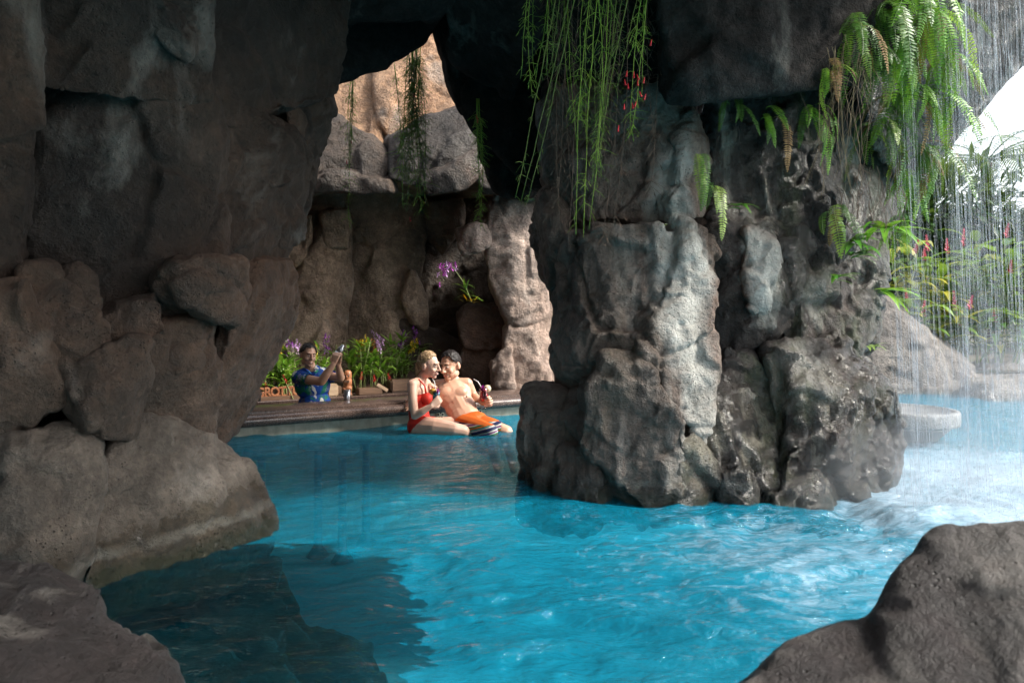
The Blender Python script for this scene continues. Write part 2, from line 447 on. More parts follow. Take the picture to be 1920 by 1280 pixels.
def boulder(pts, mat, label, **kw):
    kw.setdefault('grow', 1.09); kw.setdefault('depth', (.02, .085))
    o = stone('boulder', pts, mat, None, **kw)
    return tag(o, label, 'boulder')
boulder([(-60, 835, 2.62), (30, 815, 2.6), (125, 785, 2.7), (188, 830, 2.78), (192, 900, 2.76), (165, 1000, 2.72), (150, 1090, 2.72), (60, 1150, 2.5), (-60, 1150, 2.45)], M_boul,
        'dark split boulder at the left edge below the rock wall', back=.9, bulge=.08, voxel=.017)
boulder([(195, 850, 2.88), (265, 800, 3.05), (330, 806, 3.3), (405, 838, 3.5), (458, 885, 3.55), (500, 965, 3.50), (522, 1010, 3.46), (505, 1060, 3.42), (340, 1120, 3.02), (190, 1160, 2.72), (165, 1080, 2.72), (172, 940, 2.80)], M_boul,
        'big rounded grey brown boulder with a wet shiny foot standing in the pool', back=.9, bulge=.06, voxel=.014)
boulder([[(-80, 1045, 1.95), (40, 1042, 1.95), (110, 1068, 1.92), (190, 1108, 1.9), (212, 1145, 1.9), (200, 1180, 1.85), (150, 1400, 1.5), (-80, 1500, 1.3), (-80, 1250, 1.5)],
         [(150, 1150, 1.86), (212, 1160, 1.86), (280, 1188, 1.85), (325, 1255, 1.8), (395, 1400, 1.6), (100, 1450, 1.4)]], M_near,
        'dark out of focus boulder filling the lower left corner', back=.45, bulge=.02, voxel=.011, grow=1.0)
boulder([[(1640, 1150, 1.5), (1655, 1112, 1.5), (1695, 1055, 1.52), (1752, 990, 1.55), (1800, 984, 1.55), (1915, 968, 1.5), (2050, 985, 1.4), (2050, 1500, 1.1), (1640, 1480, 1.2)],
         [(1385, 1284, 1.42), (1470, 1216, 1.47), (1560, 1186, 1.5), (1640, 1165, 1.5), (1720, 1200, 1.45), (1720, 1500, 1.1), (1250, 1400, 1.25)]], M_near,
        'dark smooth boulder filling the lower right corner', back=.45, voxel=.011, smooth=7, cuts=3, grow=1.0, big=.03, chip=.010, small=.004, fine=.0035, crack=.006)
# sunken ledge in front of the left boulders
o = stone3('rock_ledge', [PW(*q) for q in [(300, 1030, -.25), (520, 1040, -.3), (560, 1110, -.32), (540, 1300, -.32), (150, 1300, -.25), (150, 1080, -.25)]]
           + [PW(*q)+Vector((0, 0, -.8)) for q in [(330, 1000, -.22), (680, 1010, -.22), (800, 1100, -.24), (800, 1300, -.24), (150, 1300, -.2), (150, 1080, -.2)]], M_near, None, .03, 12, big=.3, chip=.12)
tag(o, 'dark sunken rock ledge under the water in front of the left boulders', 'rock ledge')

# ------------------------------------------------------------------ pillar
_seed[0] -= 1
pl = empty('rock_pillar', PW(1320, 930), 'massive grey rock pillar with pale streaks standing in the middle of the pool', 'rock pillar')
def Q(pts, mat=M_pil, **kw):
    kw.setdefault('voxel', .014); kw.setdefault('back', 1.0); kw.setdefault('flute', .016); kw.setdefault('chip', .045); kw.setdefault('small', .018); kw.setdefault('cuts', 16); kw.setdefault('grow', 1.04); kw.setdefault('shrink', .95); kw.setdefault('smooth', 2)
    return stone('rock_block', pts, mat, pl, **kw)
Q([(1015, 150, 4.75), (1150, 150, 4.5), (1280, 150, 4.45), (1300, 260, 4.45), (1310, 400, 4.4), (1200, 425, 4.35), (1080, 440, 4.45), (1018, 400, 4.7)], M_pil, bulge=.05)
Q([(1030, 450, 4.65), (1100, 420, 4.3), (1215, 420, 4.2), (1322, 405, 4.25), (1340, 560, 4.2), (1335, 700, 4.15), (1190, 725, 4.05), (1075, 720, 4.25), (1042, 730, 4.5), (1038, 600, 4.6)], M_pil, bulge=.10, flute=.012)
Q([(1270, 190, 4.38), (1300, 200, 4.36), (1318, 330, 4.32), (1328, 405, 4.28), (1230, 420, 4.28), (1215, 380, 4.32)], M_pilpale, back=1)
Q([(1225, 430, 4.16), (1325, 405, 4.2), (1338, 560, 4.15), (1345, 760, 4.08), (1330, 870, 4.02), (1250, 850, 4.0), (1205, 700, 4.02), (1200, 560, 4.08)], M_pilpale, back=1, bulge=.03, flute=.012)
Q([(1085, 700, 4.15), (1130, 670, 4.02), (1200, 665, 3.98), (1275, 770, 3.92), (1320, 900, 3.95), (1322, 985, 3.95), (1120, 985, 4.0), (1075, 850, 4.05)], M_pil, bulge=.06)
Q([(1050, 760, 4.28), (1100, 720, 4.15), (1130, 800, 4.05), (1135, 985, 4.02), (1045, 985, 4.2)], M_pil, back=1)
Q([(990, 722, 4.4), (1055, 718, 4.4), (1078, 760, 4.35), (1062, 860, 4.25), (1075, 985, 4.2), (972, 985, 4.3), (972, 860, 4.32), (980, 775, 4.36)], M_pil, back=.8, bulge=.05)
Q([(1008, 368, 4.75), (1075, 360, 4.6), (1085, 450, 4.5), (1060, 570, 4.5), (1036, 560, 4.65), (1016, 480, 4.72)], M_pil, back=1)
# recess, flutes and the dark right half
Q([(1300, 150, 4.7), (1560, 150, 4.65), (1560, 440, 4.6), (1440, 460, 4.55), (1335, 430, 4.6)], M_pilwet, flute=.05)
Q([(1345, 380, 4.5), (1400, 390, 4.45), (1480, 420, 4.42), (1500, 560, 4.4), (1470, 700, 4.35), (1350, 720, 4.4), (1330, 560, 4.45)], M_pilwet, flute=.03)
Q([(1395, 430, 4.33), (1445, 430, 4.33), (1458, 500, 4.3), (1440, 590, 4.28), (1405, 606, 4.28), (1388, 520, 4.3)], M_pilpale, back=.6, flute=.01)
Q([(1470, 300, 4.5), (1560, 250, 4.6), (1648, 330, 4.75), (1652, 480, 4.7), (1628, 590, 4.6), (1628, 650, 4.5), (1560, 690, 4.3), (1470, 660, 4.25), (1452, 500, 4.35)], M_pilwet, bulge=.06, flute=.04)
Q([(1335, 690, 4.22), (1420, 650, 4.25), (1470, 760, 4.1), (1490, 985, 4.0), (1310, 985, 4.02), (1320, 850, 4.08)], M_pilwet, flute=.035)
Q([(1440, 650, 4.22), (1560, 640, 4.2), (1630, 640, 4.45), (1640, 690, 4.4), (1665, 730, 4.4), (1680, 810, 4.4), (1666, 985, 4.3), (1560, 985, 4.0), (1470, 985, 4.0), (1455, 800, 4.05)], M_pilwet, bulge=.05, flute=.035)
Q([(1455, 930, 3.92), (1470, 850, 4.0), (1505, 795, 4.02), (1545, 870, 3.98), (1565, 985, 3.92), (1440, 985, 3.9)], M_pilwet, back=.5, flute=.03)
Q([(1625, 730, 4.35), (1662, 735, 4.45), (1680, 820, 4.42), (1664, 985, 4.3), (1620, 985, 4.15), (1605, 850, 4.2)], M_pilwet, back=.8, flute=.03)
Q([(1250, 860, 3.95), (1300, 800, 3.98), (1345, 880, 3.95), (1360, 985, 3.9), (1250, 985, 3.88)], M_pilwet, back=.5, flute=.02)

# smaller split blocks bedded in the face of the pillar and of the wall
rng = random.Random(77)
def bed(px, py, d, r, parent, mat, tall=1.5, **kw):
    c = P(px, py, d); pts = []
    for k in range(16):
        v = Vector((rng.gauss(0, 1), rng.gauss(0, 1), rng.gauss(0, 1))).normalized()
        pts.append(c+Vector((v.x*r*rng.uniform(.7, 1.2), v.y*r*.75, v.z*r*tall*rng.uniform(.7, 1.2))))
    return stone3('rock_block', pts, mat, parent, .013, 2, cuts=8, depth=(.05, .3), **kw)
for px, py, d, r, m_ in [(1090, 520, 4.55, .22, M_pil), (1150, 590, 4.48, .26, M_pil), (1120, 300, 4.72, .26, M_pil), (1215, 300, 4.62, .22, M_pil), (1160, 800, 4.22, .22, M_pil), (1215, 900, 4.12, .20, M_pil), (1130, 720, 4.22, .15, M_pil),
                         (1265, 640, 4.28, .22, M_pil), (1290, 480, 4.34, .22, M_pil), (1020, 860, 4.45, .18, M_pil), (1110, 920, 4.15, .15, M_pil), (1290, 930, 4.02, .13, M_pil), (1340, 800, 4.25, .14, M_pilwet), (1400, 700, 4.40, .20, M_pilwet),
                         (1500, 470, 4.60, .24, M_pilwet), (1570, 560, 4.60, .24, M_pilwet), (1540, 700, 4.38, .22, M_pilwet), (1610, 760, 4.42, .20, M_pilwet), (1640, 860, 4.42, .20, M_pilwet), (1500, 830, 4.15, .14, M_pilwet), (1565, 860, 4.20, .18, M_pilwet),
                         (1420, 860, 4.12, .16, M_pilwet), (1390, 920, 4.02, .12, M_pilwet), (1600, 920, 4.20, .16, M_pilwet), (1480, 300, 4.72, .24, M_pilwet), (1400, 280, 4.78, .2, M_pilwet), (1580, 380, 4.75, .22, M_pilwet), (1310, 405, 4.72, .24, M_pil)]:
    bed(px, py, d, r, pl, m_, rng.uniform(1.1, 1.9))
for px, py, d, r in [(150, 330, 3.12, .20), (300, 300, 3.22, .24), (250, 450, 3.2, .2), (120, 60, 2.9, .2), (300, 60, 3.0, .22), (480, 100, 3.7, .26), (560, 90, 4.05, .2), (470, 330, 3.72, .24), (520, 420, 4.0, .2), (440, 420, 3.6, .18)]:
    bed(px, py, d, r, wl, M_wallhi, rng.uniform(.8, 1.5))
for px, py, d, r in [(480, 560, 3.95, .2), (500, 600, 4.1, .14), (330, 650, 3.3, .18), (350, 740, 3.42, .16), (240, 600, 3.05, .12), (120, 560, 2.88, .14), (60, 650, 2.78, .16), (425, 720, 3.9, .13)]:
    bed(px, py, d, r, wl, M_wall, rng.uniform(.8, 1.5))

# ------------------------------------------------------------------ roof of the grotto
rf = empty('rock_ceiling', P(1000, 0, 5), 'shade-dark overhanging rock ceiling of the grotto with a hole open to the sky', 'rock ceiling')
def C(pts, mat=M_roof, **kw):
    kw.setdefault('voxel', .04)
    return stone('rock_block', pts, mat, rf, **kw)
# lintel left of and over the hole
C([(600, 150, 5.0), (618, 168, 5.0), (690, 118, 5.3), (760, 100, 5.3), (798, 92, 5.3), (808, 62, 5.3), (900, -60, 5.3), (560, -60, 5.0)], back=.7)
C([(560, -250, 4.2), (980, -250, 4.2), (960, -60, 4.4), (800, 40, 4.6), (640, 45, 4.5), (560, 40, 4.3)], back=.7)
# right of the hole down to the arch
C([(806, 60, 5.3), (826, 165, 5.3), (872, 190, 5.35), (905, 205, 5.35), (960, 250, 5.4), (1005, 372, 5.4), (1100, 372, 5.3), (1150, -60, 5.3), (830, -60, 5.3)], back=1.0, shrink=.92)
C([(890, 195, 6.2), (1010, 200, 6.2), (1020, 378, 6.2), (930, 362, 6.2), (900, 300, 6.3)], back=.7)
C([(780, -260, 3.8), (1060, -260, 3.9), (1020, 60, 4.3), (960, 190, 5.0), (850, 120, 5.0)], back=.8)
C([(980, -260, 4.2), (1300, -260, 4.1), (1280, 160, 4.5), (1020, 180, 4.8)], back=1.2)
# overhang above the pillar
C([(1240, 178, 4.0), (1262, 186, 3.9), (1420, 172, 3.8), (1560, 176, 3.85), (1650, 160, 4.05), (1700, 60, 4.2), (1700, -160, 4.0), (1230, -260, 3.8), (1235, 60, 3.9)], M_roof, back=1.0, voxel=.025)
C([(1600, 180, 4.5), (1700, 390, 4.9), (1740, 330, 4.9), (1780, 175, 4.8), (1860, 118, 4.6), (1940, 30, 4.5), (2150, -160, 4.3), (1600, -160, 4.3)], M_pilwet, back=.5, voxel=.03)
C([(1560, 180, 4.55), (1680, 190, 4.8), (1695, 400, 4.95), (1660, 470, 4.95), (1560, 430, 4.7)], M_pilwet, back=.5, voxel=.03)
C([(1000, 200, 6.3), (1060, 376, 6.3), (1110, 376, 6.3), (1110, 60, 6.0), (850, 60, 6.0), (860, 150, 6.2)], back=.9)
C([(1540, 120, 4.75), (1640, 110, 4.8), (1660, 240, 4.9), (1550, 250, 4.85)], back=.6, cuts=4)
# slabs overhead and behind, out of the picture, that keep the daylight off the upper rocks
def slab(pts, v=.08): return stone3('rock_block', [Vector(q) for q in pts], M_roof, rf, v)
slab([(-4.5, -3.5, 3.0), (.5, -3.5, 3.3), (.6, 2.4, 3.3), (2.4, 3.2, 3.3), (3.1, 3.6, 3.3), (3.1, 4.3, 3.35), (-3.2, 5.2, 3.3), (-4.5, 3, 3.0), (-4.5, -3.5, 4.4), (.5, -3.5, 4.4), (.6, 2.4, 4.3), (2.4, 3.2, 4.2), (3.1, 3.6, 4.2), (3.1, 4.3, 4.2), (-3.2, 5.0, 4.2)])
stone3('rock_block', [Vector((x, y, z)) for x in (-7, -2.8) for y in (4.6, 7.2) for z in (-1, 5.4)], M_wallhi, wl, .08)  # unseen block added to stop sun leaking onto the bar and water
bw = empty('rock_wall', Vector((-2, -3.5, 0)), 'unseen dark rock wall added behind the viewer to hold back light', 'rock wall')  # added out of view to narrow the light from behind
stone3('rock_block', [Vector(q) for q in [(-5, -3.2, -1), (-.8, -3.0, -1), (-5, -4.2, -1), (-.8, -4.2, -1), (-5, -3.2, 3.6), (-.8, -3.0, 3.6), (-5, -4.2, 3.6), (-.8, -4.2, 3.6)]], M_wallhi, bw, .1)
# ------------------------------------------------------------------ rock behind the bar
bk = empty('rock_wall', P(700, 720, 9.3), 'warm brown rock wall of tall columns behind the bar flowers', 'rock wall')
def W(pts, mat=M_back, parent=bk, **kw):
    kw.setdefault('voxel', .03); kw.setdefault('back', 1.0); kw.setdefault('grow', 1.08); kw.setdefault('shrink', .95)
    return stone('rock_block', pts, mat, parent, **kw)
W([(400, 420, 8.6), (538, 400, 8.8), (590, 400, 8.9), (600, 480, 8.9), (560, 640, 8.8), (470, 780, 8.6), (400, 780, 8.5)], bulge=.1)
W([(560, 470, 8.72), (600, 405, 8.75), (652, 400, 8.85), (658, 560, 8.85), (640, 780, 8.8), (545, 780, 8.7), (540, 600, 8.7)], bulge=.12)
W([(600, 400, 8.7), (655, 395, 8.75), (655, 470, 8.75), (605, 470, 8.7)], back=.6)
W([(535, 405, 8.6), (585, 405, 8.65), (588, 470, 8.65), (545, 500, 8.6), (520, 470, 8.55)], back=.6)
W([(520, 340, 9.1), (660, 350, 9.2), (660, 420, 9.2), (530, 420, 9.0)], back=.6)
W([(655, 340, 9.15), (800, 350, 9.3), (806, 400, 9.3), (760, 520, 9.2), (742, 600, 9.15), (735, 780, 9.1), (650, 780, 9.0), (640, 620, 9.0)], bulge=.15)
W([(770, 350, 10.1), (960, 350, 10.1), (960, 780, 10.0), (730, 780, 9.9)], M_wall, back=.6)  # darker stone colour carries the shade of the recess
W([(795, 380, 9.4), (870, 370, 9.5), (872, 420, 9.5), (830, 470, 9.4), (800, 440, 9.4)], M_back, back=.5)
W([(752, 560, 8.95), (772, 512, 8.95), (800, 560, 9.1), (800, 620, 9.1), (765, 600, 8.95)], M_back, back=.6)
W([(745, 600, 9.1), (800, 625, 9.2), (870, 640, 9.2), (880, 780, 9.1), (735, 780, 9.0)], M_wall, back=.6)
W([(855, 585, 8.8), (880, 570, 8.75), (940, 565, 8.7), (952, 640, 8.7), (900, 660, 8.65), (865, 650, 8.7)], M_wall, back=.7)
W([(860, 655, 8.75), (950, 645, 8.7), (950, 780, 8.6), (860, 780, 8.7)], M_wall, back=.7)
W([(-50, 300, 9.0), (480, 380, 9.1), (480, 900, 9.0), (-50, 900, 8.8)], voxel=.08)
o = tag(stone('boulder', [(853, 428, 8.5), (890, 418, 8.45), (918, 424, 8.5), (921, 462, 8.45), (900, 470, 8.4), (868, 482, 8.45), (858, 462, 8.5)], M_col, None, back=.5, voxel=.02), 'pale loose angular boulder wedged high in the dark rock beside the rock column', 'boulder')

ac = empty('rock_column', P(975, 735, 8.6), 'pinkish rock column lit from the side at the right end of the bar', 'rock column')
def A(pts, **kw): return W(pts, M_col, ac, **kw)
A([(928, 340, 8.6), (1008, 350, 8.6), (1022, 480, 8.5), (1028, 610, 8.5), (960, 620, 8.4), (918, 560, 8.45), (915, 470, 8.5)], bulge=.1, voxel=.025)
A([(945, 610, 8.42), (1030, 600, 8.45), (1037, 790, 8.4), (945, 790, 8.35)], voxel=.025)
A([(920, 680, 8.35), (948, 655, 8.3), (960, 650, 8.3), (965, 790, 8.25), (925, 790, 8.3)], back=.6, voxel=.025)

A([(990, 360, 9.0), (1085, 370, 9.2), (1090, 800, 9.0), (1000, 800, 8.9)])
lt = empty('rock_ledge', P(740, 370, 7.6), 'thick brown rock ledge overhanging the bar below the sunlit cliff', 'rock ledge')
def L(pts, mat=M_wall, **kw): return W([(a, b, d+.6) for a, b, d in pts], mat, lt, **kw)  # ledge in shade: its darkness is put into the brown
L([(540, 250, 7.6), (615, 215, 7.7), (650, 235, 7.65), (710, 268, 7.55), (735, 300, 7.5), (700, 350, 7.4), (580, 362, 7.4), (540, 340, 7.4)], bulge=.05)
L([(560, 330, 7.3), (640, 315, 7.3), (735, 320, 7.35), (745, 360, 7.3), (700, 366, 7.3), (580, 366, 7.3)], back=.9)
L([(725, 262, 7.5), (790, 222, 7.5), (850, 205, 7.5), (892, 198, 7.5), (905, 250, 7.4), (896, 310, 7.35), (862, 345, 7.3), (780, 350, 7.3), (730, 330, 7.35)], M_wallhi, bulge=.08)
L([(780, 330, 7.25), (850, 310, 7.2), (900, 285, 7.25), (905, 320, 7.25), (870, 355, 7.2), (800, 368, 7.2)], M_wall, back=.7)
L([(860, 190, 7.6), (1040, 220, 7.7), (1060, 372, 7.6), (905, 362, 7.5)], M_wallhi, back=.9)

cf = empty('cliff', P(730, 240, 8.4), 'sunlit tan cliff seen through the hole in the grotto ceiling', 'cliff')
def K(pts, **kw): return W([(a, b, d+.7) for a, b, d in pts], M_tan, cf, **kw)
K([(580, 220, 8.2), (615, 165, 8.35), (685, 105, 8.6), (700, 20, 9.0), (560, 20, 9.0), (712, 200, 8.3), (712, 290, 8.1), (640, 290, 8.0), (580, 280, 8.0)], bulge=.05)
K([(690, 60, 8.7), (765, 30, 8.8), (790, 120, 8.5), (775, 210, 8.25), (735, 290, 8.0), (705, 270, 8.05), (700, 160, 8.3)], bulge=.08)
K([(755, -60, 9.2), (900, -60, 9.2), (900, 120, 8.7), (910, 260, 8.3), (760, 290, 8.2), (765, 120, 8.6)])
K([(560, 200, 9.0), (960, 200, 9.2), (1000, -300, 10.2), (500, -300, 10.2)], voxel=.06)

stone3('rock_block', [Vector(q) for q in [(-4.5, 8.3, 2.8), (.2, 8.5, 2.8), (.2, 10.2, 2.8), (-4.5, 10.2, 2.8), (-4.5, 8.5, 3.15), (.2, 8.6, 3.15), (.2, 9.8, 3.2), (-4.5, 9.8, 3.2)]], M_back, lt, .06)  # unseen slab added over the alcove to keep sun off the back wall
# dark sides that close the cave beyond the frame
sw = empty('rock_wall', Vector((-6.5, 6, 0)), 'dark far side rock wall hidden behind the left rocks', 'rock wall')
stone3('rock_block', [Vector(q) for q in [(-7, 3.5, -1), (-5.2, 4.2, -1), (-5.0, 9, -1), (-7, 9.5, -1), (-7, 3.5, 4.5), (-5.2, 4.5, 4.5), (-5.0, 9, 4.5), (-7, 9.5, 4.5)]], M_wall, sw, .1)
# ------------------------------------------------------------------ pool
def water_mat():
    t = NT('pool_water'); p = t.pos(); s = t.sep(p)
    n1 = t.noise(t.scale(p, (1.0, 2.6, 1)), 6, 5, .6, .6)
    n2 = t.noise(t.scale(p, (1.0, 2.0, 1)), 26, 4, .6, .4)
    h = t.math('ADD', n1, t.math('MULTIPLY', n2, .25))
    nm = t.bump(h, .7, .045)
    fr = t.n('ShaderNodeFresnel'); fr.inputs['IOR'].default_value = 1.33; t.l(nm, fr.inputs['Normal'])
    gl = t.n('ShaderNodeBsdfGlossy'); gl.inputs['Roughness'].default_value = .03; t.l(nm, gl.inputs['Normal'])
    tr = t.n('ShaderNodeBsdfTransparent'); tr.inputs[0].default_value = (.42, .86, .93, 1)
    df = t.n('ShaderNodeBsdfDiffuse'); df.inputs[0].default_value = (.004, .265, .425, 1); t.l(nm, df.inputs['Normal'])
    u = t.math('DIVIDE', t.math('ADD', s[0], 1.15), .85); v = t.math('DIVIDE', t.math('SUBTRACT', s[1], 2.25), 1.05)
    e2 = t.math('ADD', t.math('ADD', t.math('MULTIPLY', u, u), t.math('MULTIPLY', v, v)), t.math('MULTIPLY', t.math('SUBTRACT', n1, .5), .9))
    deep = t.ramp(e2, [(.30, .02), (1.0, .07), (1.8, .42)])      # shadow patch put into the mix: water clears over the dark ledge
    body = t.mixsh(deep, tr.outputs[0], df.outputs[0])
    # churned white water below the fall
    def blob(cx, cy, r0, r1):
        u = t.math('SUBTRACT', s[0], cx); v = t.math('SUBTRACT', s[1], cy)
        d = t.math('SQRT', t.math('ADD', t.math('MULTIPLY', u, u), t.math('MULTIPLY', v, v)))
        m = t.n('ShaderNodeMapRange'); t.l(d, m.inputs[0]); m.inputs[1].default_value = r1; m.inputs[2].default_value = r0
        return m.outputs[0]
    k = t.math('MAXIMUM', blob(2.75, 3.9, .15, 1.5), t.math('MULTIPLY', blob(3.2, 4.6, .2, 1.9), .85))
    k = t.math('MAXIMUM', k, t.math('MULTIPLY', blob(1.3, 3.1, .1, 1.6), .40))
    f = t.noise(t.scale(p, (1.0, 1.7, 1)), 7, 8, .72, 1.6)
    f2 = t.noise(p, 2.2, 4, .6, .8)
    fo = t.math('ADD', t.math('MULTIPLY', f, .8), t.math('MULTIPLY', f2, .35))
    foam = t.math('ADD', fo, t.math('MULTIPLY', k, .75))
    foam = t.ramp(foam, [(.80, 0.0), (1.0, .55), (1.25, .92)]) if False else t.ramp(t.math('SUBTRACT', foam, .35), [(.40, 0.0), (.58, .35), (.9, .75)])
    wd = t.n('ShaderNodeBsdfDiffuse'); wd.inputs[0].default_value = (.36, .44, .52, 1); t.l(nm, wd.inputs['Normal'])
    body = t.mixsh(foam, body, wd.outputs[0])
    frf = t.math('MULTIPLY', fr.outputs[0], t.math('SUBTRACT', 1.0, t.math('MULTIPLY', foam, .6)))
    return t.done(t.mixsh(frf, body, gl.outputs[0]))
M_water = water_mat()
def make_water():
    ys = [.2]
    while ys[-1] < 16: ys.append(ys[-1]+max(.012, .0042*ys[-1]))
    us = np.linspace(-1, 1, 520); ys = np.array(ys)
    X = (us[None, :]*(1.15*ys[:, None]+1.5)); Y = np.repeat(ys[:, None], len(us), 1)
    co = np.stack([X.ravel(), Y.ravel(), np.zeros(X.size)], 1)
    q = co.copy(); q[:, 2] = 0
    amp = 1+1.2*np.exp(-((co[:, 0]-2.4)**2+(co[:, 1]-3.9)**2)/1.6)+.5*np.exp(-((co[:, 0]-.7)**2+(co[:, 1]-3.0)**2)/.8)
    w = q+.22*np.stack([fbm(q*1.3+5, 2, 1), fbm(q*1.3+9, 2, 2), 0*X.ravel()], 1)
    z = .018*fbm(w*np.array([1.5, 2.6, 1]), 2, 3)+.016*fbm(w*np.array([3.2, 7.5, 1]), 3, 7)+.005*fbm(w*np.array([9, 17, 1]), 2, 9)
    z = z*amp*.75
    co[:, 2] = z
    nu, ny = len(us), len(ys)
    i = np.arange((ny-1)*(nu-1)); r = i//(nu-1); c = i % (nu-1); a = r*nu+c
    f = np.stack([a, a+1, a+nu+1, a+nu], 1)
    ctr = co[f].mean(1)   # no water behind the bar wall
    off = (ctr[:, 0]+2.51)*.4926-(ctr[:, 1]-6.07)*.870
    f = f[(off > -.12) | (ctr[:, 0] > 1.6)]
    me = bpy.data.meshes.new('water'); me.vertices.add(len(co)); me.vertices.foreach_set('co', co.ravel())
    me.loops.add(f.size); me.loops.foreach_set('vertex_index', f.ravel())
    me.polygons.add(len(f)); me.polygons.foreach_set('loop_start', np.arange(0, f.size, 4)); me.polygons.foreach_set('loop_total', np.full(len(f), 4))
    me.update(); me.validate()
    return tag(link_mesh('water', me, M_water), 'rippling turquoise pool water', 'water', kind='structure')
make_water()
def floor_mat():
    t = NT('pool_floor'); p = t.pos()
    n = t.noise(p, 1.3, 5, .6)
    c = t.ramp(n, [(.3, (.13, .42, .52)), (.7, (.24, .56, .64))])
    c2 = t.noise(p, 30, 4, .6)
    c = t.mix(.4, c, t.ramp(c2, [(.3, .7), (.7, 1.15)]), 'MULTIPLY')
    return t.done(t.bsdf(c, .7))
o = mesh_obj('pool_floor', [(-14, -3, -1.05), (22, -3, -1.05), (22, 24, -1.05), (-14, 24, -1.05)], [(0, 1, 2, 3)], floor_mat(), None, False)
tag(o, 'pale blue pool floor', 'pool floor', kind='structure')
# ------------------------------------------------------------------ swim-up bar
BA = Vector((-2.51, 6.07, 0)); BU = Vector((.870, .4926, 0)).normalized(); BN = Vector((BU.y, -BU.x, 0))
def bar(s, o, z): return BA+BU*s+BN*o+Vector((0, 0, z))
def extrude_bar(name, prof, s0, s1, mat, parent, n=24, bow=.0):
    vs = []; m = len(prof)
    for i in range(n+1):
        s = s0+(s1-s0)*i/n
        b = bow*(1-((s-1.6)/2.2)**2)
        for o, z in prof: vs.append(bar(s, o-b, z))
    fs = [(i*m+k, i*m+(k+1) % m, (i+1)*m+(k+1) % m, (i+1)*m+k) for i in range(n) for k in range(m)]
    fs += [tuple(range(m-1, -1, -1)), tuple(n*m+k for k in range(m))]
    o = mesh_obj(name, vs, fs, mat, parent, True)
    me = o.data
    bm = bmesh.new(); bm.from_mesh(me); bmesh.ops.recalc_face_normals(bm, faces=bm.faces)
    for e in bm.edges:
        if len(e.link_faces) == 2 and e.calc_face_angle(0) > .7: e.smooth = False
    bm.to_mesh(me); bm.free()
    return o
def granite():
    t = NT('brown_granite'); p = t.pos()
    a = t.noise(p, 90, 5, .7); b = t.noise(p, 6, 4)
    c = t.ramp(a, [(.32, (.02, .014, .012)), (.5, (.085, .055, .045)), (.70, (.24, .18, .15))])
    c = t.mix(.45, c, t.ramp(b, [(.3, .5), (.7, 1.4)]), 'MULTIPLY')
    r = t.ramp(b, [(.3, .10), (.7, .26)])
    return t.done(t.bsdf(c, r, t.bump(a, .08, .004)))
M_gran = granite()
def plaster():
    t = NT('pool_plaster'); p = t.pos(); z = t.sep(p)[2]
    a = t.noise(p, 5, 6, .65); b = t.noise(t.scale(p, (3, 3, .6)), 4, 4)
    c = t.ramp(a, [(.3, (.17, .165, .125)), (.7, (.36, .37, .30))])
    c = t.mix(t.math('MULTIPLY', t.ramp(b, [(.5, 0.0), (.65, 1.0)]), .4), c, (.10, .11, .08))
    return t.done(t.bsdf(c, .5, t.bump(a, .4, .01)))
br = empty('bar_counter', bar(1.5, 0, 0), 'long curved swim-up bar with a polished brown granite top and rounded edge', 'bar')
extrude_bar('countertop', [(-.49, .175), (-.49, .215), (-.485, .22), (-.04, .22), (-.03, .215), (-.03, .175)], -1.2, 4.6, M_gran, br)
extrude_bar('edge_rail', [(-.035, .09), (-.035, .20), (.02, .203), (.055, .195), (.08, .175), (.09, .148), (.083, .12), (.06, .10), (.03, .09)], -1.2, 4.6, M_gran, br)
extrude_bar('front_panel', [(-.32, -1.04), (-.32, .176), (-.034, .176), (-.034, .089), (0.0, .089), (0.0, -1.04)], -1.2, 4.6, plaster(), br)
def jet(px, py, label):
    d = 7.0
    # find the place on the bar wall that this pixel sees
    r = (px-960)/F
    s = -(BA.x-r*BA.y)/(BU.x-r*BU.y); b = bar(s, .004, 0); z = CAMZ-(py-HOR)/F*b.y
    e = empty('pool_jet', bar(s, .0, z), label, 'pool jet', 'pool jets in the bar wall')
    Rm = Matrix((BU, Vector((0, 0, 1)), BN)).transposed()
    m = MB(); prof = [(.0, 0), (.046, 0), (.046, .008), (.040, .012), (.0, .012)]
    m.lathe([(max(r_, .0005), z_) for r_, z_ in prof], n=20)
    m.v = [tuple(bar(s, .001, z)+Rm @ Vector(v)) for v in m.v]
    m.build('face_plate', simple('ivory_plate', (.55, .50, .36), .4), e)
    for k in range(5):
        a = math.pi/2+k*2*math.pi/5
        h = MB(); h.lathe([(.0005, .0125), (.010, .0125), (.010, .0145), (.0005, .0145)], n=10)
        h.v = [tuple(bar(s, .001, z)+Rm @ (Vector(v)+Vector((math.cos(a)*.026, math.sin(a)*.026, 0)))) for v in h.v]
        h.build('nozzle_hole', M_hole, e)
M_hole = simple('black_hole', (.01, .01, .01), .8)
jet(825, 778, 'round ivory pool jet with black holes in the bar wall left of the man')
jet(896, 772, 'round ivory pool jet with black holes in the bar wall below the red cocktail')

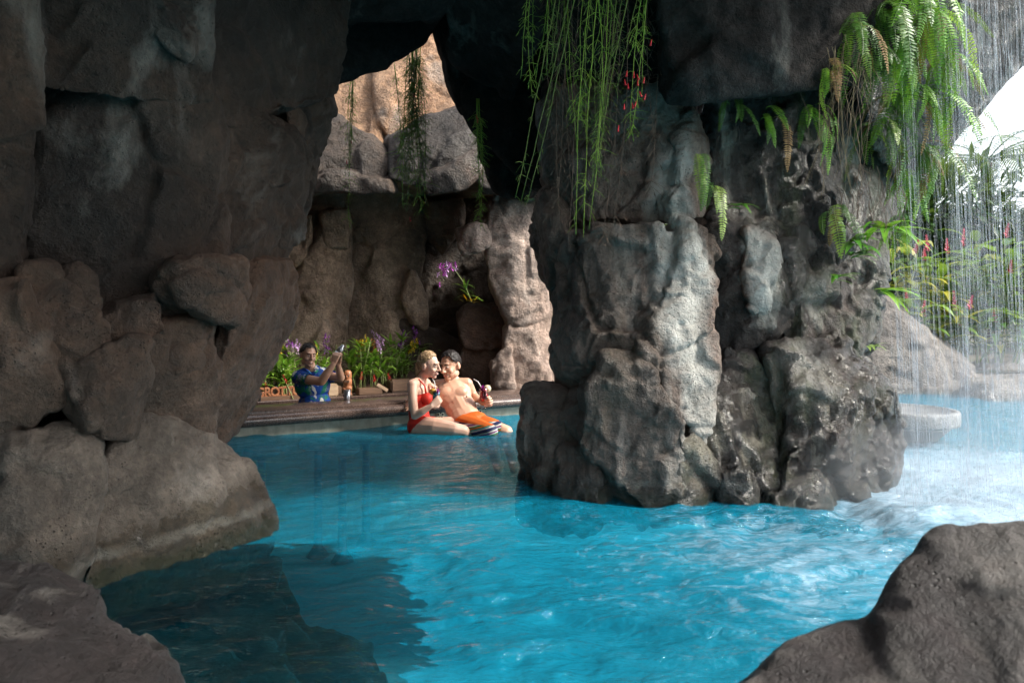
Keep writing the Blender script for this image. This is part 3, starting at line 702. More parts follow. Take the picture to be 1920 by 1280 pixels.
M_ped = simple('blue_pedestal', (.03, .12, .16), .5)
M_stool = simple('stool_stone', (.42, .45, .44), .5, .3, 8, .3)
for px, py, r, lab in [(490, 836, .15, 'leftmost pale round stool top level with the water'), (596, 822, .16, 'pale round stool top level with the water, middle of the row along the bar'),
                       (686, 811, .15, 'pale round stool top level with the water nearest the woman in coral'), (642, 827, .15, 'pale round stool top just under the water in front of the row')]:
    q = PW(px, py, .0); top = -.012 if px != 642 else -.035
    e = empty('pool_stool', (q.x, q.y, -1.04), lab, 'stool', 'stone stools in the water along the bar')
    m = MB(); m.lathe([(r*.8, top-.07), (r, top-.05), (r, top-.012), (r*.93, top), (.002, top+.004)], (q.x, q.y, 0), 24); m.build('seat', M_stool, e)
    m = MB(); m.lathe([(.10, -1.04), (.04, -.95), (.032, top-.1), (.08, top-.068)], (q.x, q.y, 0), 14); m.build('pedestal', M_ped, e)

# floor behind the bar and the back counter
o = MB(); o.add([bar(-2, -.33, -.95), bar(5, -.33, -.95), bar(5, -2.6, -.95), bar(-2, -2.6, -.95)], [(0, 1, 2, 3)])
tag(o.build('bar_floor', simple('bar_floor_tiles', (.08, .06, .05), .6), None, False), 'dark sunken floor behind the bar', 'floor', kind='structure')
def wood(name, c1, c2, axis=(1, 1, 14), rough=.4, sc=6):
    t = NT(name); p = t.pos()
    a = t.noise(t.scale(p, axis), sc, 6, .65, .6); b = t.noise(p, 3, 3)
    c = t.mix(t.ramp(a, [(.35, 0.0), (.65, 1.0)]), c1, c2)
    c = t.mix(.4, c, t.ramp(b, [(.3, .6), (.7, 1.3)]), 'MULTIPLY')
    return t.done(t.bsdf(c, rough, t.bump(a, .3, .004)))
M_orange = wood('orange_wood', (.20, .06, .022), (.40, .15, .055))
M_carved = wood('carved_wood', (.22, .075, .03), (.40, .17, .08), (1, 1, 6), .35)
M_dkwood = wood('brown_wood', (.09, .05, .03), (.20, .12, .075))
M_palewd = wood('pale_wood', (.26, .17, .10), (.46, .33, .22), (1, 1, 5), .6)
M_gran2 = granite()
bc = empty('back_counter', bar(2, -1.9, -.95), 'low counter with a speckled top and orange wood drawers under the orchids', 'counter')
extrude_bar('countertop', [(-2.25, .08), (-2.25, .12), (-1.6, .12), (-1.59, .11), (-1.6, .08)], -1.2, 4.4, M_gran2, bc)
for k in range(6):
    s0 = -.9+k*.8
    e = MB(); R3 = Matrix((BU, BN, Vector((0, 0, 1)))).transposed()
    e.box(bar(s0+.39, -1.63, -.05), .76, .03, .22, rot=R3); dr = e.build('drawer_front', M_orange, bc, False)
    h = MB(); h.box(bar(s0+.39, -1.605, -.02), .14, .02, .02, rot=R3); h.build('handle', M_hole, dr, False)
e = MB(); e.box(bar(1.5, -1.9, -.46), 5.2, .5, .95, rot=R3); e.build('cabinet', M_dkwood, bc, False)

def onback(px, o, z=.12):
    """place on the back counter seen in column px, o behind its front edge"""
    r = (px-960)/F; b = BA+BN*(-1.6-o)
    s = -(b.x-r*b.y)/(BU.x-r*BU.y); q = b+BU*s; return Vector((q.x, q.y, z))

# carved sign
sg = empty('carved_sign', onback(525, .05), 'orange carved wooden sign spelling GROTTO beside the bartender', 'sign')
q0 = onback(522, .10)
m = MB(); m.box(q0+Vector((0, 0, .022))+BU*.02, .56, .09, .042, rot=R3); m.build('base_board', M_dkwood, sg, False)
for k, ch in enumerate('GROTTO'):
    cu = bpy.data.curves.new('letter', 'FONT'); cu.body = ch; cu.size = .145; cu.extrude = .014; cu.offset = .0028; cu.bevel_depth = .0025; cu.align_x = 'CENTER'
    ob = bpy.data.objects.new('tmp', cu); COL.objects.link(ob)
    dg = bpy.context.evaluated_depsgraph_get(); me = bpy.data.meshes.new_from_object(ob.evaluated_get(dg)); bpy.data.objects.remove(ob)
    lo_ = q0+BU*(-.205+k*.082)+BN*.01+Vector((0, 0, .045))
    Rm = Matrix((BU, Vector((0, 0, 1)), BN)).transposed().to_4x4()
    me.transform(Matrix.Translation(lo_) @ Rm @ Matrix.Diagonal((.88, 1, 1, 1)))
    lt_ = link_mesh('letter', me, M_carved, sg, False)
m = MB(); m.box(q0+Vector((0, 0, .049))+BN*.01, .50, .02, .012, rot=R3); m.build('letter_rail', M_carved, sg, False)

# tiki figure
tk_p = onback(652, .06)
tk = empty('tiki_statue', tk_p, 'small carved wooden tiki figure standing between the bartender and the orchids', 'statue')
m = MB()
m.lathe([(.046, .0), (.048, .03), (.044, .05), (.050, .06), (.052, .11), (.044, .125), (.050, .135), (.051, .19), (.043, .205), (.047, .215), (.050, .255), (.046, .285), (.030, .305), (.002, .312)], tk_p, 18)
m.build('body', M_carved, tk)
f = MB()
def tkp(x, z, o=.046): return tk_p+Vector((x, -o, z))
f.ball(tkp(-.019, .245), .013, sc=(1, .6, 1)); f.ball(tkp(.019, .245), .013, sc=(1, .6, 1)); f.build('eye', M_dkwood, tk)
f = MB(); f.tube([tkp(-.036, .272, .034), tkp(-.018, .262, .048), tkp(0, .254, .052), tkp(.018, .262, .048), tkp(.036, .272, .034)], .007); f.build('brow', M_carved, tk)
f = MB(); f.tube([tkp(0, .25, .048), tkp(0, .222, .056)], [.008, .013]); f.build('nose', M_carved, tk)
f = MB(); f.box(tkp(0, .178, .046), .062, .02, .026); f.build('mouth', M_dkwood, tk, False)
for sgn in (-1, 1):
    f = MB(); f.tube([tkp(sgn*.048, .12, .01), tkp(sgn*.052, .09, .03), tkp(sgn*.02, .085, .054)], .010); f.build('arm', M_carved, tk)
f = MB(); f.lathe([(.055, 0), (.057, .012), (.05, .02)], tk_p, 18); f.build('plinth', M_dkwood, tk)

# steel tumbler on the bar
q = bar(1.21, -.44, .22)
r = (651-960)/F; b = BA+BN*(-.44); s = -(b.x-r*b.y)/(BU.x-r*BU.y); q = b+BU*s+Vector((0, 0, .2205))
cn = empty('shaker_tin', q, 'brushed steel shaker tin standing on the bar in front of the tiki figure', 'shaker')
M_steel = NT('brushed_steel'); M_steel = M_steel.done(M_steel.bsdf((.42, .44, .48), .28, Metallic=1.0))
m = MB(); m.lathe([(.027, 0), (.029, .004), (.036, .098)], q, 20); m.build('cup', M_steel, cn)
m = MB(); m.lathe([(.036, .095), (.039, .097), (.039, .104), (.030, .106)], q, 20); m.build('rim', M_steel, cn)

# planters and wood on the back counter
M_pot = simple('black_pot', (.02, .02, .022), .5)
def pot(px, o, lab, r=.045, h=.085):
    q = onback(px, o); e = empty('flower_pot', q, lab, 'flower pot')
    m = MB(); m.lathe([(r*.75, 0), (r, h)], q, 16); m.build('body', M_pot, e)
    m = MB(); m.lathe([(r*1.02, h-.012), (r*1.1, h-.01), (r*1.1, h+.004), (r*.9, h+.004)], q, 16); m.build('rim', M_pot, e)
pot(483, .06, 'small black flower pot left of the carved sign')
def blockwood(name, px, o, sx, sy, sz, mat, lab, cat, tilt=0, z=0, rz=0):
    q = onback(px, o)
    e = MB(); c = q+Vector((0, 0, sz/2+z)); e.box(c, sx, sy, sz, rot=R3 @ Matrix.Rotation(tilt, 3, 'Y') @ Matrix.Rotation(rz, 3, 'Z'))
    ob = e.build(name, mat, None, False)
    bm = bmesh.new(); bm.from_mesh(ob.data); bmesh.ops.bevel(bm, geom=list(bm.edges), offset=min(sx, sy, sz)*.12, segments=2, affect='EDGES'); bm.to_mesh(ob.data); bm.free()
    return tag(ob, lab, cat)
blockwood('wood_block', 622, .10, .13, .13, .15, M_palewd, 'square pale wooden block behind the bartender elbow', 'wood block')
blockwood('wooden_tray', 692, .06, .30, .13, .085, M_dkwood, 'flat brown wooden tray under the middle orchids', 'wooden tray')
blockwood('bamboo_piece', 716, .02, .16, .05, .045, M_palewd, 'pale notched wooden stick leaning on the counter beside the tray', 'wooden stick', tilt=.55, z=.06)
blockwood('planter_box', 752, .22, .34, .22, .16, M_dkwood, 'long brown wooden planter box beside the woman', 'planter')
blockwood('planter_box', 700, .40, .5, .16, .10, M_dkwood, 'low brown planter box behind the wooden tray', 'planter')
blockwood('planter_box', 560, .35, 1.0, .22, .10, M_dkwood, 'low dark planter box behind the carved sign', 'planter')
# ------------------------------------------------------------------ people
def skin_mat(name, col, col2):
    t = NT(name); p = t.pos(); n = t.noise(p, 14, 4); c = t.mix(t.ramp(n, [(.3, 0.0), (.7, 1.0)]), col, col2)
    return t.done(t.bsdf(c, .45, t.bump(t.noise(p, 160, 3), .15, .002), Subsurface_Weight=.15, Subsurface_Scale=.02, Subsurface_Radius=(1, .35, .2)))
SK_w = skin_mat('fair_skin', (.58, .35, .255), (.68, .44, .335))
SK_m = skin_mat('tanned_skin', (.50, .285, .19), (.60, .36, .25))
SK_b = skin_mat('olive_skin', (.36, .20, .13), (.46, .27, .185))
M_white = simple('eye_white', (.5, .47, .44), .3); M_iris = simple('dark_iris', (.03, .02, .015), .15)
M_lip = simple('lips', (.42, .13, .11), .4); M_brow = simple('dark_brow', (.035, .022, .015), .7)
M_teeth = simple('teeth', (.8, .78, .74), .3)

class Body:
    """capsules and ovals grown into one continuous surface"""
    def __init__(s): s.mb = MB(); s.bones = []
    def cap(s, a, b, ra, rb, bone='x', n=12, flat=1.0):
        a, b = Vector(a), Vector(b); ax = (b-a); L = ax.length; u = ax/L if L > 1e-6 else Vector((0, 0, 1))
        pts = []; rs = []
        for k in range(4): th = math.pi/2*(1-k/4); pts.append(a-u*ra*math.sin(th)); rs.append(max(.0006, ra*math.cos(th)))
        pts.append(a); rs.append(ra); pts.append(b); rs.append(rb)
        for k in range(1, 5): th = math.pi/2*k/4; pts.append(b+u*rb*math.sin(th)); rs.append(max(.0006, rb*math.cos(th)))
        s.mb.tube(pts, rs, n, True, flat=flat); s.bones.append((bone, a, b, ra, rb))
    def limb(s, pts, rs, bone):
        for i in range(len(pts)-1): s.cap(pts[i], pts[i+1], rs[i], rs[i+1], bone)
    def oval(s, c, r3, rot=None, bone='x'):
        s.mb.ball(c, 1, 16, 10, sc=r3, rot=rot); c = Vector(c); s.bones.append((bone, c, c+Vector((0, 0, .001)), sum(r3)/3, sum(r3)/3))
    def hand(s, w, d, palm, k=1.0, curl=.9, thumb=1, bone='hand', spread=.12):
        """palm from the wrist along d, palm facing 'palm', five bent fingers"""
        d = Vector(d).normalized(); palm = Vector(palm); palm = (palm-d*palm.dot(d)).normalized(); side = d.cross(palm)*thumb
        w = Vector(w)
        for j, (o, L) in enumerate([(.030, .078), (.010, .086), (-.010, .080), (-.029, .064)]):
            root = w+d*.085*k+side*o*k
            s.cap(w+d*.012*k+side*o*.55*k, root, .014*k, .0115*k, bone, 8)
            p = root; a = .15; dirv = (d+side*o/.03*spread)
            for seg, fr in enumerate((.45, .32, .25)):
                a += curl*(.75 if seg == 0 else .95)
                dv = (dirv*math.cos(a)+palm*math.sin(a)).normalized()
                q = p+dv*L*fr*k; s.cap(p, q, (.0098-.0012*seg)*k, (.0090-.0012*seg)*k, bone, 8); p = q
        t0 = w+d*.025*k+side*.026*k; t1 = t0+(d*.6+side*.7+palm*.35).normalized()*.042*k; t2 = t1+(d*.8+palm*.6+side*.05).normalized()*.032*k; t3 = t2+(d*.5+palm*.8-side*.2).normalized()*.024*k
        s.cap(t0, t1, .0145*k, .0115*k, bone, 8); s.cap(t1, t2, .0112*k, .0098*k, bone, 8); s.cap(t2, t3, .0096*k, .008*k, bone, 8)
        s.grip = w+d*.085*k+palm*.035*k
    def head(s, c, rot, k=1.0, jaw=1.0):
        c = Vector(c); s.hc, s.hr, s.hk = c, rot, k
        def q(x, y, z): return c+rot @ (Vector((x, y, z))*k)
        def ov(p, r, b='head'): s.oval(q(*p), tuple(x*k for x in r), rot, b)
        ov((0, .012, .030), (.076, .096, .088)); ov((0, -.028, -.02), (.064, .066, .078)); ov((0, -.030, -.062), (.053*jaw, .058, .050))
        ov((0, -.070, -.098), (.026*jaw, .022, .020)); ov((0, -.078, .034), (.050, .016, .012))
        for sx in (-1, 1):
            ov((sx*.078, .014, -.008), (.011, .021, .033)); ov((sx*.040, -.066, -.030), (.024, .022, .022)); ov((sx*.045*jaw, -.005, -.070), (.018, .04, .03))
        s.cap(q(0, -.090, .022), q(0, -.116, -.026), .0095*k, .0135*k, 'head', 10)
        ov((-.012, -.101, -.032), (.010, .012, .009)); ov((.012, -.101, -.032), (.010, .012, .009))
        ov((0, -.088, -.062), (.025, .012, .009)); ov((0, -.087, -.074), (.022, .012, .009))
    def build(s, name, mat, voxel=.0055, smooth=3):
        me = remeshed(s.mb.v, s.mb.f, voxel, smooth)
        s.me = me
        o = link_mesh(name, me, mat)
        co, no = mesh_arrays(me); best = np.full(len(co), 1e9); lab = np.zeros(len(co), int); names = []
        for bone, a, b, ra, rb in s.bones:
            if bone not in names: names.append(bone)
            a_, b_ = np.array(a), np.array(b); ab = b_-a_; t = np.clip(((co-a_) @ ab)/max(1e-9, ab @ ab), 0, 1)
            d = np.linalg.norm(co-(a_+t[:, None]*ab), axis=1)/(ra+(rb-ra)*t)
            m = d < best; best[m] = d[m]; lab[m] = names.index(bone)
        s.co, s.no, s.lab, s.names = co, no, lab, names
        return o
    def garment(s, name, pred, off, mat, parent, thick=0):
        """cloth lying on the body where pred(co, bone) holds"""
        bn = np.array(s.names)[s.lab]; keep = pred(s.co, bn)
        fs = []
        for p in s.me.polygons:
            v = list(p.vertices)
            if sum(keep[i] for i in v) >= len(v)-.5: fs.append(v)
        used = sorted({i for f in fs for i in f}); mp = {i: j for j, i in enumerate(used)}
        bm = bmesh.new()
        vs = [bm.verts.new(Vector(s.co[i]+s.no[i]*off)) for i in used]
        for f in fs:
            try: bm.faces.new([vs[mp[i]] for i in f])
            except ValueError: pass
        bm.verts.index_update()
        for _ in range(5):       # smooth the hem
            for v in bm.verts:
                if v.is_boundary:
                    nb = [e.other_vert(v) for e in v.link_edges if e.is_boundary]
                    if len(nb) == 2: v.co = v.co*.5+(nb[0].co+nb[1].co)*.25
        bmesh.ops.solidify(bm, geom=list(bm.faces), thickness=-off*.9)
        me = bpy.data.meshes.new(name); bm.to_mesh(me); bm.free()
        return link_mesh(name, me, mat, parent)
    def face(s, parent, brow=M_brow, smile=False, eye=M_iris):
        c, rot, k = s.hc, s.hr, s.hk
        def q(x, y, z): return c+rot @ (Vector((x, y, z))*k)
        for sx in (-1, 1):
            m = MB(); m.ball(q(sx*.030, -.083, .006), .0112*k, sc=(1.1, .8, .50), rot=rot); e = m.build('eye', M_white, parent)
            m = MB(); m.ball(q(sx*.030, -.0905, .006), .0064*k, sc=(1, .6, .80), rot=rot); m.build('iris', eye, e)
            m = MB(); m.tube([q(sx*.014, -.0925, .026), q(sx*.030, -.0935, .032), q(sx*.047, -.082, .027)], [.004*k, .0052*k, .003*k]); m.build('eyebrow', brow, parent)
        m = MB()
        if smile:
            m.tube([q(-.028, -.085, -.060), q(-.014, -.097, -.066), q(0, -.1005, -.068), q(.014, -.097, -.066), q(.028, -.085, -.060)], [.002*k, .005*k, .006*k, .005*k, .002*k])
            lp = m.build('lips', M_lip, parent)
            m = MB(); m.tube([q(-.018, -.096, -.0635), q(0, -.1035, -.0665), q(.018, -.096, -.0635)], [.0018*k, .0038*k, .0018*k]); m.build('teeth', M_teeth, lp)
        else:
            m.tube([q(-.024, -.088, -.067), q(-.010, -.0985, -.066), q(0, -.100, -.068), q(.010, -.0985, -.066), q(.024, -.088, -.067)], [.002*k, .005*k, .0055*k, .005*k, .002*k])
            m.build('lips', M_lip, parent)

def headrot(yaw, pitch=0, roll=0):
    """yaw 0 looks at the lens, +90 looks along +X; positive pitch looks down"""
    return (Matrix.Rotation(R(yaw), 3, 'Z') @ Matrix.Rotation(R(pitch), 3, 'X') @ Matrix.Rotation(R(roll), 3, 'Y'))
def hair_mat(name, c1, c2, rough=.4):
    t = NT(name); p = t.pos(); n = t.noise(t.scale(p, (1, 1, .35)), 70, 4, .6, .4)
    return t.done(t.bsdf(t.mix(t.ramp(n, [(.35, 0.0), (.65, 1.0)]), c1, c2), rough, t.bump(n, .6, .006), Specular_IOR_Level=.2))
def hair_short(B, name, mat, parent, off=.011, rough=.006, line=None):
    """hair grown from the scalp, cut at the hairline"""
    c, rot, k = np.array(B.hc), np.array(B.hr), B.hk
    def loc(co): return ((co-c) @ rot)/k
    def hl(l):
        y, x = l[:, 1], np.abs(l[:, 0])
        front = .084+.005*np.sin(l[:, 0]*90); side = .060-(y+.045)*1.1; back = np.where(y > .03, -.055-(y-.03)*.4, np.where(x > .066, .012, -.02))
        return np.where(y < -.045, front, np.maximum(side, back))
    if line is None: line = hl
    def pred(co, bn):
        l = loc(co); return (bn == 'head') & (l[:, 2] > line(l)+.004*vnoise(co*90)) & ~((np.abs(l[:, 0]) > .077) & (l[:, 2] < .03))
    o = B.garment(name, pred, off, mat, parent)
    co, no = mesh_arrays(o.data); l = loc(co)
    q = co*np.array([1, 1, .5])
    lift = np.clip((l[:, 2]-.09)/.03, 0, 1)
    co = co+no*(rough*fbm(q*55, 3, 4)+.008*lift)[:, None]
    o.data.vertices.foreach_set('co', co.ravel()); o.data.update()
    return o

# ---- woman in coral
W_ = Body(); p = P
pelv, waist, rib, chest, neck = p(789, 797, 6.48), p(784, 768, 6.48), p(784, 748, 6.48), p(787, 731, 6.49), p(789, 710, 6.5)
def span(B, c, rx, ry, rz, bone, yaw=0, tilt=0): B.oval(c, (rx, ry, rz), headrot(yaw) @ Matrix.Rotation(R(tilt), 3, 'X'), bone)
span(W_, pelv, .135, .105, .105, 'pelvis', 72); W_.cap(pelv, waist, .100, .088, 'belly'); W_.cap(waist, rib, .088, .098, 'belly'); span(W_, rib, .125, .090, .11, 'chest', 72)
span(W_, chest, .150, .080, .085, 'chest', 72); W_.cap(chest, neck, .075, .045, 'chest'); 
sn, sf = p(773, 721, 6.35), p(799, 719, 6.64)
W_.cap(sn, p(786, 716, 6.46), .050, .052, 'shoulder'); W_.cap(sf, p(791, 715, 6.53), .050, .052, 'shoulder')
W_.oval(p(800, 748, 6.41), (.055, .052, .055), None, 'chest'); W_.oval(p(804, 746, 6.55), (.052, .052, .055), None, 'chest')
hcw = p(803.5, 684, 6.47); rw = headrot(76, 10, -6)
W_.cap(neck, p(800, 697, 6.48), .047, .045, 'neck'); W_.head(hcw, rw, 1.02, .92)
en, wn = p(778, 779, 6.25), p(808, 761, 6.24)
W_.limb([sn, p(774, 750, 6.29), en], [.047, .043, .036], 'arm_near'); W_.limb([en, p(792, 771, 6.24), wn], [.037, .036, .024], 'forearm_near')
W_.hand(wn, p(822, 750, 6.27)-wn, (.35, .7, .5), 1.05, .75, -1)
ef, wf = p(812, 752, 6.72), p(813, 735, 6.58)
W_.limb([sf, ef], [.045, .035], 'arm_far'); W_.limb([ef, wf], [.034, .024], 'forearm_far'); W_.hand(wf, p(815, 718, 6.52)-wf, (-.3, -.6, .1), .95, .75, 1)
W_.limb([p(784, 799, 6.40), p(815, 801, 6.33), p(850, 805, 6.30), p(868, 808, 6.32)], [.100, .092, .070, .060], 'thigh_near'); W_.limb([p(868, 808, 6.32), p(905, 840, 6.5), p(940, 870, 6.7)], [.058, .055, .036], 'shin_near')
W_.limb([p(796, 800, 6.58), p(828, 797, 6.62), p(860, 791, 6.64)], [.095, .080, .062], 'thigh_far'); W_.limb([p(860, 792, 6.64), p(848, 812, 6.72), p(842, 840, 6.8)], [.060, .055, .04], 'shin_far')
wo = W_.build('person', SK_w, .0055, 5); tag(wo, 'blonde woman in a coral red one-piece swimsuit sitting on a stool with a blue cocktail', 'person')
W_.face(wo, simple('fair_brow', (.16, .10, .06), .7), True)
M_coral = NT('coral_cloth'); M_coral = M_coral.done(M_coral.bsdf((.80, .055, .035), .5))
spine = np.array(pelv); up_ = np.array(chest-pelv); upn = up_/np.linalg.norm(up_); fw = np.array((math.sin(R(72)), -math.cos(R(72)), 0))
def suit(co, bn):
    h = (co-spine) @ upn; f = (co-np.array(rib)) @ fw
    tors = (bn == 'pelvis') | (bn == 'belly') | (bn == 'chest')
    top = np.where(f > .0, .305, .125+.5*np.clip(f+.10, 0, .2))
    leg = (bn != 'thigh_near') & (bn != 'thigh_far') | (h > -.13+1.0*np.clip((co-spine) @ fw+.11, -.1, .3))
    ok = (tors | (bn == 'thigh_near') | (bn == 'thigh_far')) & (h < top) & leg & ((co-spine) @ fw < .16)
    return ok
sw_ = W_.garment('swimsuit', suit, .006, M_coral, wo)
for dpt, a, b_, c_ in ((0, (799, 738, 6.395), (786, 711.5, 6.40), (772, 735, 6.42)), (0, (806, 737, 6.56), (793, 711, 6.57), (778, 735, 6.56))):
    A_, B_, C_ = p(*a), p(*b_), p(*c_)
    m = MB(); m.tube([A_, A_.lerp(B_, .5)+Vector((.02, -.012, .012)), B_+Vector((0, -.01, .004)), B_.lerp(C_, .4)+Vector((-.022, -.02, .005)), C_], [.014, .013, .012, .012, .012], 6, flat=.5)
    m.build('strap', M_coral, sw_)
# her hair: swept back over the ear and down the neck
M_blond = hair_mat('blonde_hair', (.16, .095, .05), (.48, .33, .19))
m = MB(); rng = random.Random(5)
def hq(x, y, z): return hcw+rw @ (Vector((x, y, z))*1.02)
def wline(l):
    y, x = l[:, 1], np.abs(l[:, 0])
    return np.where(y < -.045, .090, np.where(y < .03, .090-(y+.045)*1.25, -.075))
hair_w = hair_short(W_, 'hair', M_blond, wo, .009, .004, wline)
for i in range(170):
    u = rng.uniform(-1, 1); st = rng.uniform(0, 1)
    a = hq(u*.058, -.058+.016*abs(u)+.06*st, .104-.034*abs(u)**2+.010*st)
    b_ = hq(u*.080, .035, .112-abs(u)**1.6*.075)
    c_ = hq(u*.068, .100, .03-abs(u)*.03)
    e_ = hq(u*.040, .100+rng.uniform(-.015, .015), -.055+rng.uniform(-.02, .02))
    f_ = hq(u*.030+rng.uniform(-.01, .01), .090+rng.uniform(-.01, .02), -.135+rng.uniform(-.03, .02))
    m.tube([a, a.lerp(b_, .5)+rw @ Vector((0, -.004, .012)), b_, b_.lerp(c_, .55)+rw @ Vector((0, .016, .010)), c_, e_, f_], [.0018, .0032, .0040, .0044, .0044, .0036, .0012], 5)
m.build('loose_hair', M_blond, hair_w)
m = MB()
for i in range(9):
    a = hq(.066+rng.uniform(-.004, .006), -.055+.008*i*.6, .035); m.tube([a, hq(.080, -.05+.004*i, -.03), hq(.074, -.035+.004*i, -.10+.006*i)], [.004, .004, .0015], 5)
m.build('hair_strand', M_blond, wo)

# ---- man leaning on the bar
Mn = Body()
pe, wa, be, ch, nk = p(882, 797, 6.60), p(872, 781, 6.67), p(864, 764, 6.75), p(850, 738, 6.84), p(847, 713, 6.9)
td = (ch-pe).normalized()
def mrot():
    z = td; x = Vector((1, 0, 0)); x = (x-z*x.dot(z)).normalized(); y = z.cross(x); return Matrix((x, y, z)).transposed()
MR = mrot()
Mn.oval(pe, (.175, .12, .11), MR, 'pelvis'); Mn.oval(wa, (.148, .098, .19), MR, 'belly'); Mn.oval(be, (.156, .100, .20), MR, 'belly'); Mn.oval(ch, (.182, .110, .19), MR, 'chest'); Mn.cap(wa, ch, .095, .10, 'belly')
shr, shl = p(819, 722, 6.9), p(875, 719, 6.9)
Mn.cap(shr, p(846, 722, 6.9), .062, .075, 'chest'); Mn.cap(shl, p(848, 722, 6.9), .062, .075, 'chest')
for px in (838, 862): Mn.oval(p(px, 735, 6.77), (.082, .045, .065), MR, 'chest')
Mn.cap(p(836, 719, 6.9), p(846, 707, 6.9), .045, .05, 'neck'); Mn.cap(p(860, 718, 6.9), p(848, 707, 6.9), .045, .05, 'neck')
hcm = p(844.5, 685, 6.87); rm = headrot(-32, 12, -4)
Mn.cap(nk, p(844, 697, 6.9), .062, .060, 'neck'); Mn.head(hcm, rm, 1.17, 1.08)
el, wl_ = p(888, 742, 6.97), p(899, 751, 6.76)
Mn.limb([shl, p(881, 730, 6.95), el], [.060, .055, .043], 'arm_left'); Mn.limb([el, p(893, 746, 6.88), wl_], [.044, .042, .029], 'forearm_left')
Mn.hand(wl_, p(910, 752, 6.68)-wl_, (.55, .75, .2), 1.15, .85, -1)
er, wr = p(792, 748, 6.98), p(766, 762, 6.72)
Mn.limb([shr, er], [.060, .043], 'arm_right'); Mn.limb([er, wr], [.043, .029], 'forearm_right'); Mn.hand(wr, p(752, 765, 6.55)-wr, (.2, -.9, .1), 1.1, .35, 1)
Mn.limb([p(872, 798, 6.56), p(895, 804, 6.40), p(918, 810, 6.28)], [.105, .092, .070], 'thigh'); Mn.limb([p(918, 810, 6.28), p(935, 880, 6.3)], [.066, .045], 'shin')
Mn.limb([p(893, 797, 6.62), p(918, 802, 6.55), p(948, 810, 6.50)], [.105, .092, .070], 'thigh'); Mn.limb([p(948, 810, 6.50), p(965, 880, 6.5)], [.066, .045], 'shin')
mo = Mn.build('person', SK_m, .0055, 6); tag(mo, 'bare chested dark haired man in orange striped swim shorts leaning back on the bar', 'person')
Mn.face(mo); hair_short(Mn, 'hair', hair_mat('dark_hair', (.008, .006, .006), (.028, .022, .020), .45), mo)
for px, py in ((838, 747), (875, 743)):
    m = MB(); m.ball(p(px, py, 6.715), .010, sc=(1, .6, .8)); m.build('nipple', simple('nipple_skin', (.22, .09, .07), .5), mo)
def shorts_mat():
    t = NT('striped_shorts'); q = t.pos(); s = t.sep(q)
    v = t.math('ADD', t.math('MULTIPLY', s[0], .62), t.math('MULTIPLY', s[2], -1.9))
    v = t.math('ADD', v, t.math('MULTIPLY', t.noise(q, 8, 2), .03))
    f = t.math('FRACT', t.math('MULTIPLY', v, 4.6))
    st = t.ramp(f, [(0, (.02, .03, .12)), (.14, (.80, .80, .78)), (.26, (.30, .05, .30)), (.36, (.80, .80, .78)), (.46, (.02, .30, .10)), (.56, (.75, .22, .02)), (.68, (.05, .45, .40)), (.80, (.8, .8, .78)), (.9, (.02, .03, .14))], 'CONSTANT')
    m = t.ramp(s[2], [(.085, 1.0), (.090, 0.0)])
    return t.done(t.bsdf(t.mix(m, (.80, .20, .025), st), .6))
M_shorts = shorts_mat()
pe_, td_ = np.array(pe), np.array(td)
def shorts(co, bn):
    h = (co-pe_) @ td_
    return ((bn == 'pelvis') | (bn == 'thigh') | (bn == 'belly')) & (h < .075) & (co[:, 0] < -.10)
so = Mn.garment('swim_shorts', shorts, .011, M_shorts, mo)
m = MB(); c_ = p(875, 783.5, 6.53)
for sx in (-1, 1): m.tube([c_, c_+Vector((sx*.018, -.01, .008)), c_+Vector((sx*.022, -.008, -.012)), c_+Vector((sx*.004, 0, -.004))], .0045)
m.tube([c_, c_+Vector((.01, -.01, -.03))], .004); m.build('drawstring', M_hole, so)

# ---- bartender
Bt = Body()
pb, wb, cb, nb = p(590, 790, 7.42), p(590, 758, 7.42), p(586, 722, 7.42), p(584, 696, 7.42)
Bt.oval(pb, (.17, .12, .14), headrot(20), 'belly'); Bt.oval(wb, (.160, .120, .16), headrot(20), 'belly'); Bt.oval(cb, (.175, .120, .16), headrot(20), 'chest')
s1, s2 = p(560, 707, 7.36), p(608, 702, 7.5)
Bt.cap(s1, p(580, 702, 7.42), .062, .07, 'chest'); Bt.cap(s2, p(588, 701, 7.45), .062, .07, 'chest'); Bt.cap(nb, p(580, 682, 7.41), .058, .055, 'neck')
Bt.cap(p(572, 701, 7.4), p(582, 692, 7.41), .05, .05, 'chest'); Bt.cap(p(598, 699, 7.45), p(586, 692, 7.42), .05, .05, 'chest')
hcb = p(578, 666, 7.4); rb_ = headrot(38, 6, 6); Bt.head(hcb, rb_, 1.0, 1.1)
e1, w1 = p(603, 715, 7.12), p(625, 683, 7.10)
Bt.limb([s1, p(580, 712, 7.2)], [.060, .052], 'sleeve'); Bt.limb([p(580, 712, 7.2), e1], [.052, .044], 'arm'); Bt.limb([e1, p(612, 701, 7.1), w1], [.045, .044, .029], 'forearm')
e2, w2 = p(639, 708, 7.42), p(634, 684, 7.3)
Bt.limb([s2, p(624, 706, 7.46)], [.060, .050], 'sleeve'); Bt.limb([p(624, 706, 7.46), e2], [.050, .043], 'arm'); Bt.limb([e2, w2], [.044, .028], 'forearm')
Bt.hand(w1, p(631, 664, 7.12)-w1, (.3, .9, .1), 1.1, .65, 1); Bt.hand(w2, p(635, 664, 7.28)-w2, (-.2, -.9, .2), 1.1, .65, -1)
for sx in (0, 1): Bt.limb([p(580+22*sx, 800, 7.42), p(578+26*sx, 900, 7.42), Vector((-2.2+.2*sx, 7.42, -.95))], [.10, .07, .05], 'leg')
bo = Bt.build('person', SK_b, .006); tag(bo, 'smiling bartender in a blue and green leaf print shirt shaking a drink behind the bar', 'person')
